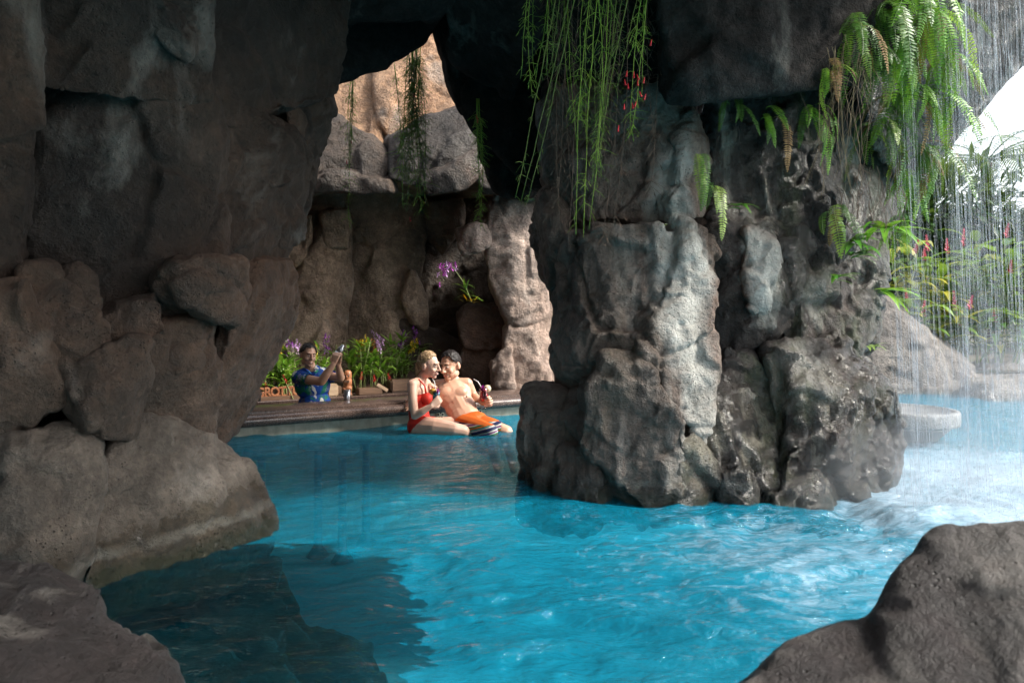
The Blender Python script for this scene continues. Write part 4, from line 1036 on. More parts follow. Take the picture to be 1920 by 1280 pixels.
Bt.face(bo, smile=True); hair_short(Bt, 'hair', hair_mat('black_hair', (.008, .007, .007), (.03, .026, .025), .3), bo)
def aloha():
    t = NT('leaf_print_shirt'); q = t.pos(); sc = t.scale(q, (1, 1, .62))
    w_ = t.noise(q, 7, 2, .5, 0, 'Color'); x = t.n('ShaderNodeMix', data_type='VECTOR'); x.inputs[0].default_value = .10; t.l(sc, x.inputs[4]); t.l(w_, x.inputs[5]); v = x.outputs[1]
    e = t.voro(v, 15, 'F1'); cl = t.voro(v, 15, 'F1', 'Color'); r_ = t.sep(cl)[0]
    base = t.mix(t.ramp(t.noise(q, 9, 2), [(.55, 0.0), (.60, 1.0)]), (.008, .08, .42), (.01, .24, .14))
    motif = t.ramp(r_, [(0, (.78, .78, .72)), (.44, (.46, .40, .24)), (.52, (.02, .16, .50)), (.68, (.72, .72, .66)), (.85, (.03, .34, .22))], 'CONSTANT')
    m = t.ramp(e, [(.40, 1.0), (.46, 0.0)])
    s2_ = t.ramp(t.math('FRACT', t.math('MULTIPLY', e, 9)), [(.22, 0.0), (.3, 1.0)])
    return t.done(t.bsdf(t.mix(m, base, t.mix(t.math('MULTIPLY', t.ramp(r_, [(.3, 0.0), (.31, 1.0)]), s2_), motif, base)), .65))
def shirt(co, bn): return (bn == 'chest') | (bn == 'belly') | (bn == 'sleeve')
M_al = aloha(); sh = Bt.garment('shirt', shirt, .016, M_al, bo)
m = MB(); m.tube([p(574, 692, 7.33), p(580, 697, 7.27), p(586, 704, 7.26)], [.016, .02, .008], 6, flat=.4); m.build('collar', M_al, sh)
m = MB(); m.tube([p(596, 690, 7.38), p(592, 697, 7.29), p(588, 704, 7.27)], [.016, .02, .008], 6, flat=.4); m.build('collar', M_al, sh)
q = p(633, 664, 7.19); ax = Vector((.45, 0, .75)).normalized()
e = empty('cocktail_shaker', q, 'silver cocktail shaker held up in the hands of the bartender', 'shaker')
m = MB(); m.tube([q-ax*.10, q-ax*.095, q+ax*.03], [.028, .032, .040], 16); m.build('tin', M_steel, e)
m = MB(); m.tube([q+ax*.03, q+ax*.075, q+ax*.085, q+ax*.11, q+ax*.115], [.038, .030, .020, .018, .012], 16); m.build('cap', M_steel, e)

# ---- cocktails
def glass_mat(name, col):
    t = NT(name); g = t.n('ShaderNodeBsdfGlossy'); g.inputs['Roughness'].default_value = .03
    tr = t.n('ShaderNodeBsdfTransparent'); tr.inputs[0].default_value = (*col, 1)
    fr = t.n('ShaderNodeFresnel'); fr.inputs['IOR'].default_value = 1.45
    return t.done(t.mixsh(t.math('ADD', fr.outputs[0], .06), tr.outputs[0], g.outputs[0]))
M_glass = glass_mat('clear_glass', (.92, .95, .96))
M_straw = simple('white_straw', (.7, .7, .68), .4); M_orch = simple('magenta_orchid', (.50, .03, .42), .5); M_fruit = simple('orange_slice', (.85, .42, .08), .4); M_pine = simple('pale_fruit', (.80, .68, .45), .5)
def cocktail(q, lab, liquid, k=1.0, tilt=0, straw=(.03, 0, .09), fr=1):
    e = empty('cocktail_glass', q, lab, 'cocktail')
    m = MB(); m.lathe([(.034*k, 0), (.030*k, .004), (.006*k, .010), (.006*k, .035*k), (.022*k, .05*k), (.036*k, .075*k), (.034*k, .105*k), (.030*k, .125*k), (.036*k, .155*k)], q, 18); m.build('glass', M_glass, e)
    m = MB(); m.lathe([(.018*k, .052*k), (.033*k, .076*k), (.031*k, .105*k), (.028*k, .125*k), (.031*k, .143*k), (.001, .144*k)], q, 16); m.build('drink', liquid, e)
    s = Vector(straw); m = MB(); a = q+Vector((0, 0, .13*k)); b_ = a+s*.75*k; m.tube([a, b_, b_+Vector((-abs(s.x)*.6, 0, .022))*k], .0042*k, 8); m.build('straw', M_straw, e)
    c = q+Vector((.028*fr, -.012, .152))*k
    m = MB(); m.tube([c+Vector((0, -.006, 0)), c+Vector((0, .006, 0))], .030*k, 14); m.build('fruit_slice', M_fruit if fr < 0 else M_pine, e)
    m = MB()
    for i in range(5):
        a_ = i*2*math.pi/5; m.leaf(q+Vector((-.012*fr, -.015, .158))*k, (math.cos(a_), -.5, math.sin(a_)), .030*k, .020*k, .1)
    m.build('flower_garnish', M_orch, e)
t = NT('blue_drink'); M_blue = t.done(t.bsdf((.03, .30, .42), .1)); t = NT('red_drink'); M_red = t.done(t.bsdf((.62, .012, .03), .1))
g = p(818, 766, 6.30); cocktail(g, 'blue cocktail with a straw and magenta flower held by the woman', M_blue, 1.05, straw=(-.03, .06, .14), fr=-1)
g = p(907, 764.5, 6.70); cocktail(g, 'red cocktail with a white straw and fruit slice held by the man', M_red, 1.25, straw=(-.06, 0, .10))
# ------------------------------------------------------------------ leaf colours
L_vine = leaf_mat('vine_green', (.13, .26, .025), (.32, .46, .07), .45, .3)
L_vine2 = leaf_mat('olive_vine', (.07, .12, .02), (.18, .24, .05), .5, .2)
L_brown = leaf_mat('dead_frond', (.12, .06, .02), (.26, .15, .05), .7, .2)
L_fern = leaf_mat('fern_green', (.10, .30, .025), (.26, .52, .05), .4, .4)
L_fernd = leaf_mat('deep_fern_green', (.03, .10, .015), (.09, .22, .03), .4, .3)
L_fernp = leaf_mat('pale_fern_green', (.14, .26, .04), (.34, .46, .12), .4, .4)
L_leaf = leaf_mat('leaf_green', (.05, .20, .025), (.16, .38, .05), .3, .3)
L_orch = leaf_mat('orchid_leaf', (.13, .30, .035), (.32, .52, .08), .35, .3)
L_ging = leaf_mat('ginger_leaf', (.045, .13, .016), (.18, .30, .045), .3, .35, scale=2)
L_gingy = leaf_mat('yellow_leaf_or_glow', (.30, .31, .04), (.50, .44, .06), .35, .4, scale=2)
L_dark = leaf_mat('dark_foliage', (.014, .05, .012), (.06, .13, .03), .45, .25, scale=1.5)
L_palm = leaf_mat('palm_green', (.04, .09, .025), (.11, .19, .06), .35, .3)
M_twig = simple('dry_twig', (.10, .065, .045), .8)
M_root = simple('straw_root', (.13, .095, .045), .7)
M_cane = simple('orchid_cane', (.20, .24, .08), .5)
M_redfl = simple('red_flower', (.62, .02, .03), .45)
M_pinkfl = simple('pink_red_flower', (.62, .12, .17), .45)
M_purple = simple('purple_petal', (.30, .06, .42), .5, .45, 30); M_yellow = simple('yellow_petal', (.75, .52, .02), .5, .25, 30)
M_lilac = simple('white_lilac_petal', (.62, .38, .66), .5, .5, 40); M_amber = simple('amber_petal', (.50, .16, .02), .5, .35, 30)
rng = random.Random(11)
U = rng.uniform

# ------------------------------------------------------------------ hanging vines with red tubular flowers
def vine(start, end, r=.0032, twigs=16, tl=.06, wob=.03, mat=None):
    """one hanging stem with its side twigs"""
    m = MB(); a, b = Vector(start), Vector(end); n = 10; pts = []
    sx, sy = U(-1, 1)*wob, U(-1, 1)*wob
    for i in range(n+1):
        t = i/n; q = a.lerp(b, t); q.z = a.z+(b.z-a.z)*(t**.92)
        pts.append(q+Vector((sx*math.sin(math.pi*t)+U(-.004, .004), sy*math.sin(math.pi*t), 0)))
    m.tube(pts, [r*(1.1-.6*i/n) for i in range(n+1)], 5)
    for k in range(twigs):
        t = U(.12, 1); i = min(n-1, int(t*n)); q = pts[i].lerp(pts[i+1], t*n-i)
        an = U(0, 6.28); L = tl*U(.5, 1.5)
        for j in range(rng.choice((1, 2, 2, 3))):
            an += U(.8, 2.4); d = Vector((math.cos(an)*.7, math.sin(an)*.7, U(-.9, .1)))
            e = q+d.normalized()*L*U(.6, 1.1)+Vector((0, 0, -.012))
            m.tube([q, q.lerp(e, .5)+Vector((0, 0, .006)), e], [r*.55, r*.45, r*.2], 4, False)
            if U(0, 1) < .55:
                m.leaf(q.lerp(e, .6), d+Vector((0, 0, -.3)), L*.4, .007, .2, .1, 2)
    return m, pts
def flower_tube(q, parent, k=1.0):
    m = MB(); d = Vector((U(-.4, .4), U(-.4, .1), -1)).normalized()
    m.tube([q, q+d*.012*k, q+d*.028*k, q+d*.034*k], [.0015*k, .0032*k, .0042*k, .0075*k], 6); m.build('flower', M_redfl, parent)
def vine_plant(loc, label, stems, group=None, flowers=(), dry=()):
    e = empty('hanging_vine', loc, label, 'vine', group)
    for s in stems:
        m, pts = vine(*s); m.build('stem', L_vine2 if U(0, 1) < .4 else L_vine, e)
    for s in dry:
        m, pts = vine(*s); m.build('dry_stem', M_twig, e)
    for q in flowers: flower_tube(q, e)
    return e
st = []; dr = []
for k in range(19):
    x0 = U(1000, 1222); d = U(3.55, 3.95)
    x1 = x0+U(-30, 20) if x0 < 1120 else x0-U(10, 90); yb = U(150, 300) if k % 3 else U(300, 420)
    if x0 < 1060: yb = U(120, 240)
    st.append((P(x0, -120, d), P(x1, yb, d),   .0024, int(6+yb/22), .065, .06))
for x0, x1, yb in ((1130, 1095, 445), (1120, 1080, 440), (1145, 1105, 430), (1110, 1115, 300), (1165, 1110, 330), (1200, 1120, 320), (1190, 1130, 250), (1215, 1180, 240), (1222, 1185, 255)):
    st.append((P(x0, -120, 3.7), P(x1, yb, 3.72), .0028, 16, .075, .05))
for x0, x1, yb in ((1062, 967, 372), (1088, 978, 376), (1100, 990, 380)):
    st.append((P(x0, -120, 3.6), P(x1, yb, 3.62), .0036, 10, .06, .02))
for k in range(16):
    x0 = U(1020, 1240); dr.append((P(x0, -120, 4.0), P(x0+U(-40, 20), U(200, 470), 4.0), .0026, 30, .09, .05))
vine_plant(P(1120, -120, 3.75), 'long bright green vine with red flowers hanging over the left face of the rock pillar', st, None,
           [P(U(1170, 1212), U(130, 200), 3.6) for _ in range(12)]+[P(1160, 235, 3.6), P(1222, 74, 3.6)], dr)
vine_plant(P(655, 150, 6.4), 'thin pale green vine strand hanging at the left of the sunlit hole', [(P(662, 120, 6.2), P(655+U(-3, 3), y, 6.2), .0038, 26, .08, .03) for y in (290, 330, 410, 270)], 'vines in the sunlit hole', [P(657, 262, 6.2), P(650, 300, 6.2)])
vine_plant(P(775, 90, 6.4), 'thick tangle of olive vines hanging in the middle of the sunlit hole', [(P(U(760, 790), 70, 6.2+U(-.1, .1)), P(U(745, 800), y, 6.2), .0042, 34, .11, .06) for y in [U(240, 410) for _ in range(17)]], 'vines in the sunlit hole', [P(776, 175, 6.1), P(768, 408, 6.1)])
vine_plant(P(738, 130, 6.5), 'single slender vine left of the thick tangle in the sunlit hole', [(P(738, 110, 6.3), P(752, y, 6.3), .0034, 22, .08, .03) for y in (300, 340)], 'vines in the sunlit hole')
vine_plant(P(893, 190, 6.0), 'narrow olive vine hanging from the shade-dark ceiling right of the sunlit hole', [(P(892+U(-4, 6), 185, 5.2), P(900+U(-6, 8), y, 5.25), .0036, 30, .07, .03) for y in (300, 350, 400, 425)], 'vines in the sunlit hole', [P(893, 215, 5.15), P(896, 222, 5.15)])

# ------------------------------------------------------------------ ferns
def frond_mesh(L, W, n, droop, curl=.2):
    m = MB(); p = Vector((0, 0, 0)); d = Vector((1, 0, .35)).normalized(); pts = [p.copy()]; ds = [d.copy()]
    for i in range(n):
        d = (d+Vector((0, U(-curl, curl)*.2, -droop/n*(1.6-.5*i/n)))).normalized(); p = p+d*(L/n); pts.append(p.copy()); ds.append(d.copy())
    m.tube(pts[::2] if len(pts) % 2 else pts[::2]+[pts[-1]], .0022, 4, False)
    for i in range(2, n+1):
        t = i/n; w = W*math.sin(math.pi*min(1, (t*.93+.06)))**.6
        s = ds[i].cross(Vector((0, 0, 1)));
        if s.length < .2: s = Vector((0, 1, 0))
        s.normalize(); u_ = s.cross(ds[i])
        for sg in (-1, 1):
            dd = s*sg+ds[i]*U(.15, .4)+u_*U(-.15, .15)
            m.leaf(pts[i], dd, w*U(.85, 1.1), L/n*.95, .35, .15, 2, up=u_ if u_.z > 0 else -u_, shape=.4)
    me = bpy.data.meshes.new('frond'); me.from_pydata(m.v, [], m.f); me.update(); me.polygons.foreach_set('use_smooth', [True]*len(m.f))
    return me
FR = {}
def fronds(kind, mat, specs):
    FR[kind] = []
    for L, W, n, dr_ in specs:
        me = frond_mesh(L, W, n, dr_); me.materials.append(mat); FR[kind].append(me)
sp_ = [(.55, .055, 26, 2.6), (.75, .065, 32, 2.9), (.42, .045, 22, 2.2), (.62, .06, 28, 3.4), (.35, .04, 20, 1.6)]
fronds('bright', L_fern, sp_); fronds('deep', L_fernd, sp_); fronds('pale', L_fernp, sp_); fronds('brown', L_brown, sp_)
def fern(px, py, d, label, kind='bright', n=9, k=1.0, az=None, spread=2.2, group=None, kinds=None):
    loc = P(px, py, d); e = empty('fern', loc, label, 'fern', group)
    az0 = -math.pi/2 if az is None else az
    for i in range(n):
        me = rng.choice(FR[rng.choice([kind]*13+['deep']*5+['pale', 'brown', 'brown'])])
        o = bpy.data.objects.new('frond', me); COL.objects.link(o); o.parent = e
        o.rotation_euler = (U(-.3, .3), U(-.35, .45), az0+U(-.5, .5)*spread)
        s = k*U(.75, 1.2); o.scale = (s, s, s); o.location = (U(-.04, .04), U(-.04, .04), U(-.04, .04))
    return e
g = 'ferns hanging at the edge of the waterfall'
LF = [(1700, -30, 4.15, 'bright', 1.1, 16, 'bright sunlit fern at the top edge of the picture beside the waterfall'),
      (1745, 30, 4.2, 'bright', 1.0, 16, 'lush yellow green fern touching the falling water at the top right'),
      (1690, 90, 4.25, 'bright', .95, 14, 'bright drooping fern in the middle of the hanging fern mass'),
      (1655, 20, 4.1, 'deep', 1.0, 14, 'dark shaded fern at the left of the hanging fern mass'),
      (1630, 95, 4.15, 'deep', .8, 11, 'shaded fern under the ceiling lip above the straw coloured roots'),
      (1720, 170, 4.3, 'bright', 1.0, 15, 'long trailing fern hanging below the bright fern mass'),
      (1670, 190, 4.35, 'deep', .8, 10, 'short dark fern in the shadow below the ceiling lip'),
      (1725, 280, 4.45, 'deep', .9, 13, 'fern hanging at the right corner of the pillar halfway down'),
      (1700, 330, 4.5, 'bright', .75, 10, 'lowest fern on the right corner of the pillar'),
      (1770, 110, 4.3, 'bright', .8, 11, 'fern half veiled by the falling water'),
      (1790, 200, 5.0, 'deep', 1.1, 9, 'dark fern standing out against the white sky behind the waterfall')]
LF += [(1600, 50, 4.0, 'deep', .9, 9, 'shaded fern above the straw coloured roots on the ceiling lip'), (1560, 130, 3.95, 'bright', .7, 6, 'small fern left of the straw coloured roots under the ceiling lip'),
       (1645, 240, 4.4, 'deep', .9, 9, 'dark fern hanging at the top of the right pillar face'), (1690, 410, 4.55, 'bright', .7, 7, 'little fern above the broad strap leaves at the pillar edge')]
for px, py, d, kd, k, n, lab in LF: fern(px, py, d, lab, kd, int(n*1.9), k*.72, group=g, spread=4.2 if kd == 'bright' else 3.4)
fern(1312, 285, 4.0, 'pale fern frond trailing down the pale streak of the pillar', 'pale', 3, .62, spread=.7)
fern(1335, 345, 4.02, 'pale green fern in the crevice of the pillar above the pale flute', 'pale', 3, .6, spread=1.0)
fern(1440, 215, 4.15, 'small fern hanging under the ceiling lip on the wet rock', 'bright', 6, .5, spread=1.5)
fern(1375, 190, 4.15, 'tiny dark fern under the ceiling lip at the pillar crevice', 'deep', 5, .42, spread=2)
fern(1520, 205, 4.15, 'fern with long curling fronds under the right ceiling lip', 'bright', 7, .6, spread=1.8)
fern(1560, 400, 4.3, 'dark little fern on the black rock under the roots', 'deep', 6, .7, spread=2.5)

# straw coloured roots
e = empty('hanging_roots', P(1570, 120, 3.9), 'tangle of straw coloured hanging roots under the right ceiling lip', 'roots')
for k in range(46):
    a = P(U(1550, 1640), U(60, 150), 3.85+U(-.1, .2)); b_ = P(U(1500, 1630), U(220, 370), 3.9+U(-.1, .25))
    c_ = a.lerp(b_, .5)+Vector((U(-.12, .12), U(-.1, .1), U(-.02, .08)))
    m = MB(); m.tube([a, a.lerp(c_, .5)+Vector((U(-.03, .03), 0, .02)), c_, c_.lerp(b_, .5)+Vector((U(-.04, .04), 0, 0)), b_, b_+Vector((U(-.06, .04), 0, -.04))], [.0016, .0015, .0013, .0012, .0009, .0005], 4, False)
    m.build('root', M_root if k % 3 else M_twig, e)
e = empty('hanging_roots', P(1600, 330, 4.4), 'fine dark root mat hanging on the shaded right side of the pillar', 'roots')
for k in range(40):
    a = P(U(1570, 1690), U(300, 420), 4.25+U(-.05, .2)); m = MB(); pts = [a]
    for i in range(5): pts.append(pts[-1]+Vector((U(-.05, .05), U(-.04, .02), -U(.03, .12))))
    m.tube(pts, [.002, .002, .0018, .0014, .001, .0006], 4, False); m.build('root', M_twig, e)

# broad strap leaves on the pillar
def strap_plant(px, py, d, label, n, L, w, mat=L_leaf, az=(-1.2, 1.2), up=.2, cat='plant', name='leafy_plant', droop=1.0):
    loc = P(px, py, d); e = empty(name, loc, label, cat)
    for i in range(n):
        a = -math.pi/2+U(*az); m = MB()
        m.leaf(Vector((U(-.02, .02), U(-.02, .02), U(-.02, .02))), (math.cos(a), math.sin(a), up+U(-.4, .5)), L*U(.7, 1.2), w*U(.8, 1.2), droop*U(.6, 1.3), .2, 6)
        m.build('leaf', mat, e, local=True)
    return e
strap_plant(1600, 455, 4.28, 'glossy leaved plant growing from the dark right side of the pillar', 10, .24, .05)
strap_plant(1660, 430, 4.35, 'broad bright green strap leaves at the right edge of the pillar', 9, .30, .06, L_fern)
strap_plant(1645, 545, 4.3, 'tuft of bright green leaves at the right pillar edge above the stone table', 6, .26, .06, L_fern, (-.4, 1.6))
strap_plant(1560, 520, 4.2, 'small creeping leaf sprig on the black wet rock', 8, .14, .035)
strap_plant(1385, 388, 4.2, 'dark green hand shaped leaf sprig above the pale flute of the pillar', 7, .13, .03, L_leaf, (-1.6, 1.6), -.1)
strap_plant(1628, 650, 4.35, 'little light green weed at the foot of the right pillar slope', 7, .10, .025, L_fernp, (-.5, 1.8))
strap_plant(1600, 480, 4.25, 'creeping leaves below the root mat', 9, .16, .04)

# ------------------------------------------------------------------ orchids on the back counter
def orchid_proto(h, canes, nl, petal, seed, petal2=None, bare=0):
    r_ = random.Random(seed); u = r_.uniform
    parts = []
    for c in range(canes):
        x, y = u(-.07, .07), u(-.04, .04); lean = Vector((u(-.16, .16), u(-.05, .05), 1)).normalized(); L = h*u(.55, .85); m = MB()
        pts = [Vector((x, y, 0))+lean*L*t+Vector((0.03*math.sin(3*t+c), 0, 0)) for t in (0, .3, .6, 1)]
        m.tube(pts, [.006, .0085, .007, .004], 6); parts.append(('cane', m, M_cane))
        for i in range(nl):
            t = u(.3, 1); q = Vector((x, y, 0))+lean*L*t; a = u(0, 6.28); m = MB()
            m.leaf(q, (math.cos(a), math.sin(a)*.7, u(.3, 1.0)), u(.15, .27), u(.034, .055), u(.4, 1.2), .2, 4); parts.append(('leaf', m, L_orch))
    for s in range(2 if petal2 else 1):
        lean = Vector((u(-.25, .3), u(-.1, .1), 1)).normalized(); m = MB()
        pts = [lean*h*t*.98+Vector((.06*t*t*(1 if s else -1), 0, -.05*t**3)) for t in (.3, .5, .7, .85, 1)]
        m.tube(pts, .003, 5, False); parts.append(('flower_stalk', m, M_cane))
        for i in range(16):
            t = u(.62, 1.0); q = pts[2].lerp(pts[4], (t-.62)/.38)+Vector((u(-.045, .045), u(-.04, .03), u(-.03, .03))); m = MB()
            ph = u(0, 6)
            for k in range(5):
                a = ph+k*2*math.pi/5; m.leaf(q, (math.cos(a), -.35, math.sin(a)), u(.024, .036), .021, .2, .2, 2)
            parts.append(('flower', m, (petal2 if s else petal)))
    return parts
PRO = {}
def orchid(px, o, label, kind, h, seed, canes=3, nl=6, kx=1.0):
    q = onback(px, o, .14); e = empty('orchid', q, label, 'orchid', 'potted orchids along the back counter')
    pet = {'p': (M_purple, None), 'y': (M_yellow, None), 'l': (M_lilac, None), 'a': (M_amber, None), 'py': (M_purple, M_yellow), 'lp': (M_lilac, M_purple), 'n': (L_orch, None)}[kind]
    for nm, m, mat in orchid_proto(h, canes, nl, pet[0], seed, pet[1]):
        m.build(nm, mat, e, local=True)
orchid(488, .20, 'leafy green orchid at the left end of the counter against the rock wall', 'n', .50, 1, 7, 10)
orchid(515, .30, 'orchid with arching yellow sprays behind the carved sign', 'y', .66, 2, 6, 8)
orchid(545, .32, 'orchid with a purple spray just left of the head of the bartender', 'lp', .76, 3, 6, 8)
orchid(533, .22, 'leafy orchid with pale canes directly behind the letters of the sign', 'n', .46, 14, 7, 9)
orchid(600, .35, 'orchid with small yellow green flowers between the bartender and his hands', 'y', .64, 4, 5, 7)
orchid(617, .45, 'dark purple orchid spray behind the raised hands of the bartender', 'p', .76, 5, 4, 6)
orchid(655, .35, 'yellow orchid with white lips above the tiki figure', 'y', .72, 6, 5, 9)
orchid(676, .30, 'brightest yellow orchid right of the tiki figure', 'y', .78, 7, 6, 10)
orchid(698, .30, 'white and lilac orchid above the wooden tray', 'l', .74, 8, 6, 10)
orchid(718, .30, 'amber orange orchid between the lilac and the tall purple orchid', 'a', .70, 9, 5, 8)
orchid(738, .38, 'tall purple orchid in the planter beside the woman', 'lp', .84, 10, 6, 9)
orchid(757, .42, 'orchid with sparse yellow sprays behind the planter box', 'y', .74, 11, 6, 9)
orchid(785, .45, 'purple orchid above the head of the woman', 'p', .86, 12, 6, 8)
orchid(822, .45, 'low orchid with a few yellow flowers between the heads of the couple', 'y', .60, 13, 5, 8)
def ginger_bud(px, o, h, lab, lean):
    q = onback(px, o, .12); e = empty('red_ginger', q, lab, 'flower', 'cut red gingers on the back counter')
    m = MB(); t_ = q+Vector((lean*h, 0, h)); m.tube([q, q.lerp(t_, .5), t_], .005, 5, False); m.build('stem', M_cane, e)
    m = MB()
    for k in range(14):
        a = k*2.4; z_ = k/14; m.leaf(q.lerp(t_, .62+.4*z_), (math.cos(a)*(1-z_*.6), math.sin(a)*(1-z_*.6), .9), .045*(1-.5*z_), .026, 0, .3, 2)
    m.build('flower', M_redfl, e)
for px, o, h, lab, ln in ((470, .05, .12, 'small red ginger at the left end of the counter', -.4), (503, .15, .18, 'red ginger behind the first letters of the sign', -.2), (550, .04, .27, 'large red ginger leaning beside the shoulder of the bartender', -.45),
                          (676, .10, .27, 'tall red ginger right of the tiki figure', .05), (706, .06, .22, 'red ginger above the pale wooden stick', -.15), (737, .15, .23, 'red ginger in front of the planter box beside the woman', -.3)):
    ginger_bud(px, o, h, lab, ln)
# orchid growing from the niche in the back wall
q = P(884, 566, 8.35); e = empty('orchid', q, 'magenta orchid spray arching out of a niche beside the pinkish rock column', 'orchid')
tip = P(851, 503, 8.2); m = MB(); sp2 = [q, q.lerp(tip, .5)+Vector((.02, 0, .02)), tip, P(842, 497, 8.18), P(832, 500, 8.15), P(828, 514, 8.15), P(832, 528, 8.15)]
m.tube(sp2, [.006, .005, .004, .003, .003, .002, .002], 6, False); m.build('flower_stalk', M_cane, e)
for i in range(17):
    c = sp2[2+i % 4].lerp(sp2[3+i % 4], U(0, 1))+Vector((U(-.05, .05), U(-.04, .02), U(-.05, .05))); m = MB(); ph = U(0, 6)
    for k in range(5):
        a = ph+k*1.257; m.leaf(c, (math.cos(a), -.4, math.sin(a)), U(.034, .05), .024, .2, .2, 2)
    m.build('flower', M_lilac if i % 3 == 0 else simple('magenta_petal', (.52, .05, .50), .5) if i == 1 else bpy.data.materials.get('magenta_petal') or M_purple, e)
for i in range(12):
    t_ = U(.0, .55); c = q.lerp(tip, t_); a = U(0, 6.28); m = MB(); m.leaf(c, (math.cos(a), -.3, abs(math.sin(a))*.8), U(.12, .22), .022, 1.1, .2, 5); m.build('leaf', L_orch if i < 9 else L_fernd, e)
for i in range(9):  # yellow leaves put in for the warm glow in the niche
    m = MB(); c = P(U(868, 903), U(560, 568), 8.32); m.leaf(c, (U(-.7, .7), -.5, U(.1, .9)), U(.06, .12), .022, .4, .2, 3); m.build('yellow_leaf_or_glow', M_yellow, e)
# ------------------------------------------------------------------ the garden beyond the waterfall
rng = random.Random(29); U = rng.uniform
def ground_mat():
    t = NT('garden_soil'); p = t.pos(); n = t.noise(p, 2, 6, .6)
    return t.done(t.bsdf(t.ramp(n, [(.3, (.05, .035, .022)), (.5, (.09, .07, .04)), (.7, (.05, .09, .025))]), .9, t.bump(n, .6, .05)))
vs = []; nx, ny = 46, 40; fs = []
for j in range(ny):
    for i in range(nx):
        x = 3.2+i*1.3-12 if False else -14+i*1.6; y = 10.2+(j/(ny-1))**1.6*70
        vs.append((x, y, .22+.25*min(1, (y-10.2)/3)+.10*math.sin(x*.9)*math.cos(y*.7)))
for j in range(ny-1):
    for i in range(nx-1): fs.append((j*nx+i, j*nx+i+1, (j+1)*nx+i+1, (j+1)*nx+i))
tag(mesh_obj('garden_ground', vs, fs, ground_mat()), 'dark planted garden soil beyond the pool', 'ground', kind='structure')
def bank(pts, label, mat=M_bank, **kw):
    kw.setdefault('voxel', .035); kw.setdefault('back', 1.0)
    return tag(stone('rock', pts, mat, None, **kw), label, 'rock')
bank([(1585, 560, 9.9), (1640, 530, 10), (1672, 552, 10), (1700, 600, 9.9), (1755, 650, 9.8), (1820, 665, 9.8), (1840, 720, 9.7), (1800, 760, 9.5), (1590, 760, 9.5)], 'tall sloping pale rock mound on the far bank right of the pillar', bulge=.2)
bank([(1560, 735, 9.4), (1690, 700, 9.6), (1790, 688, 9.7), (1880, 712, 9.5), (1860, 775, 9.2), (1560, 775, 9.2)], 'low flat grey rock along the far waterline', bulge=.1)
bank([(1805, 712, 8.9), (1850, 702, 9.0), (1930, 704, 8.9), (2060, 715, 8.8), (2060, 790, 8.5), (1850, 790, 8.6), (1812, 745, 8.8)], 'sunlit cream rock with dark notches at the right edge of the far bank', bulge=.05)
bank([(1800, 680, 10.6), (1900, 665, 10.6), (2100, 660, 10.5), (2100, 760, 10.2), (1800, 740, 10.2)], 'rock shelf under the ginger plants at the right', bulge=.1)
bank([(1400, 660, 10.6), (1600, 640, 10.8), (1640, 780, 10.2), (1400, 790, 10)], 'rock on the far bank hidden behind the pillar', voxel=.06)
bank([(960, 700, 11), (1420, 680, 11), (1420, 800, 10.4), (960, 800, 10.4)], 'long low bank rock behind the pillar', voxel=.08)
bank([(2080, 690, 9.4), (2500, 680, 8.6), (2800, 690, 8.0), (2800, 860, 7.6), (2080, 850, 8.9)], 'bank rock continuing past the right side of the view', voxel=.08)

# stone table in the pool
q = PW(1712, 826, 0); tbx, tby = q.x, q.y+.15
tb = empty('stone_table', (tbx, tby, -1.04), 'round pale stone table standing in the pool behind the waterfall', 'table')
M_tab = rock_mat('pale_table_stone', (.10, .105, .11), (.20, .21, .215), (.32, .33, .33), (.14, .14, .14), .2, wet_z=-.5, bump=.5)
m = MB(); m.lathe([(.40, .13), (.43, .14), (.435, .16), (.435, .245), (.425, .262), (.385, .265), (.375, .250), (.002, .250)], (tbx, tby, 0), 40); m.build('table_top', M_tab, tb, True)
m = MB(); m.lathe([(.16, -1.04), (.16, -.2), (.20, -.06), (.36, .10), (.37, .132)], (tbx, tby, 0), 32); m.build('pedestal', simple('dark_table_stone', (.10, .10, .105), .45, .4, 8, .3), tb, True)

# red ginger plants
def ginger_proto(h, n, nl, fl, seed, yellow=0.0, flm=None):
    r_ = random.Random(seed); u = r_.uniform; parts = []
    for s in range(n):
        x, y = u(-.25, .25), u(-.2, .2); lean = Vector((u(-.3, .3), u(-.3, .1), 1)).normalized(); L = h*u(.65, 1.05)
        pts = [Vector((x, y, 0))+lean*L*t-Vector((0, 0, .06*t*t)) for t in (0, .35, .7, 1)]
        m = MB(); m.tube(pts, [.016, .013, .010, .006], 6, False); parts.append(('stem', m, M_cane))
        for i in range(nl):
            t = .25+.75*i/nl; q = Vector((x, y, 0))+lean*L*t; a = u(-.4, .4)+(math.pi if i % 2 else 0)+s; m = MB()
            m.leaf(q, (math.cos(a), math.sin(a)*.8-.2, u(.35, .9)), u(.45, .72), u(.12, .17), u(.9, 1.9), .2, 6)
            parts.append(('leaf', m, L_gingy if u(0, 1) < yellow else L_ging))
        if s < fl:
            q0 = pts[-1]; m = MB(); hh = u(.16, .30)
            for k in range(26):
                z_ = k/26; a = k*2.4; m.leaf(q0+lean*hh*z_, (math.cos(a)*(1.1-z_), math.sin(a)*(1.1-z_), .8), .075*(1.1-.6*z_), .045, .1, .3, 2)
            parts.append(('flower', m, flm or M_redfl))
    return parts
def ginger(px, py, d, label, h, n, nl, fl, seed, yellow=0., flm=None):
    loc = P(px, py, d); loc.z = max(loc.z, .25); e = empty('ginger_plant', loc, label, 'ginger plant', 'flowering gingers on the far bank')
    for nm, m, mat in ginger_proto(h, n, nl, fl, seed, yellow, flm): m.build(nm, mat, e, local=True)
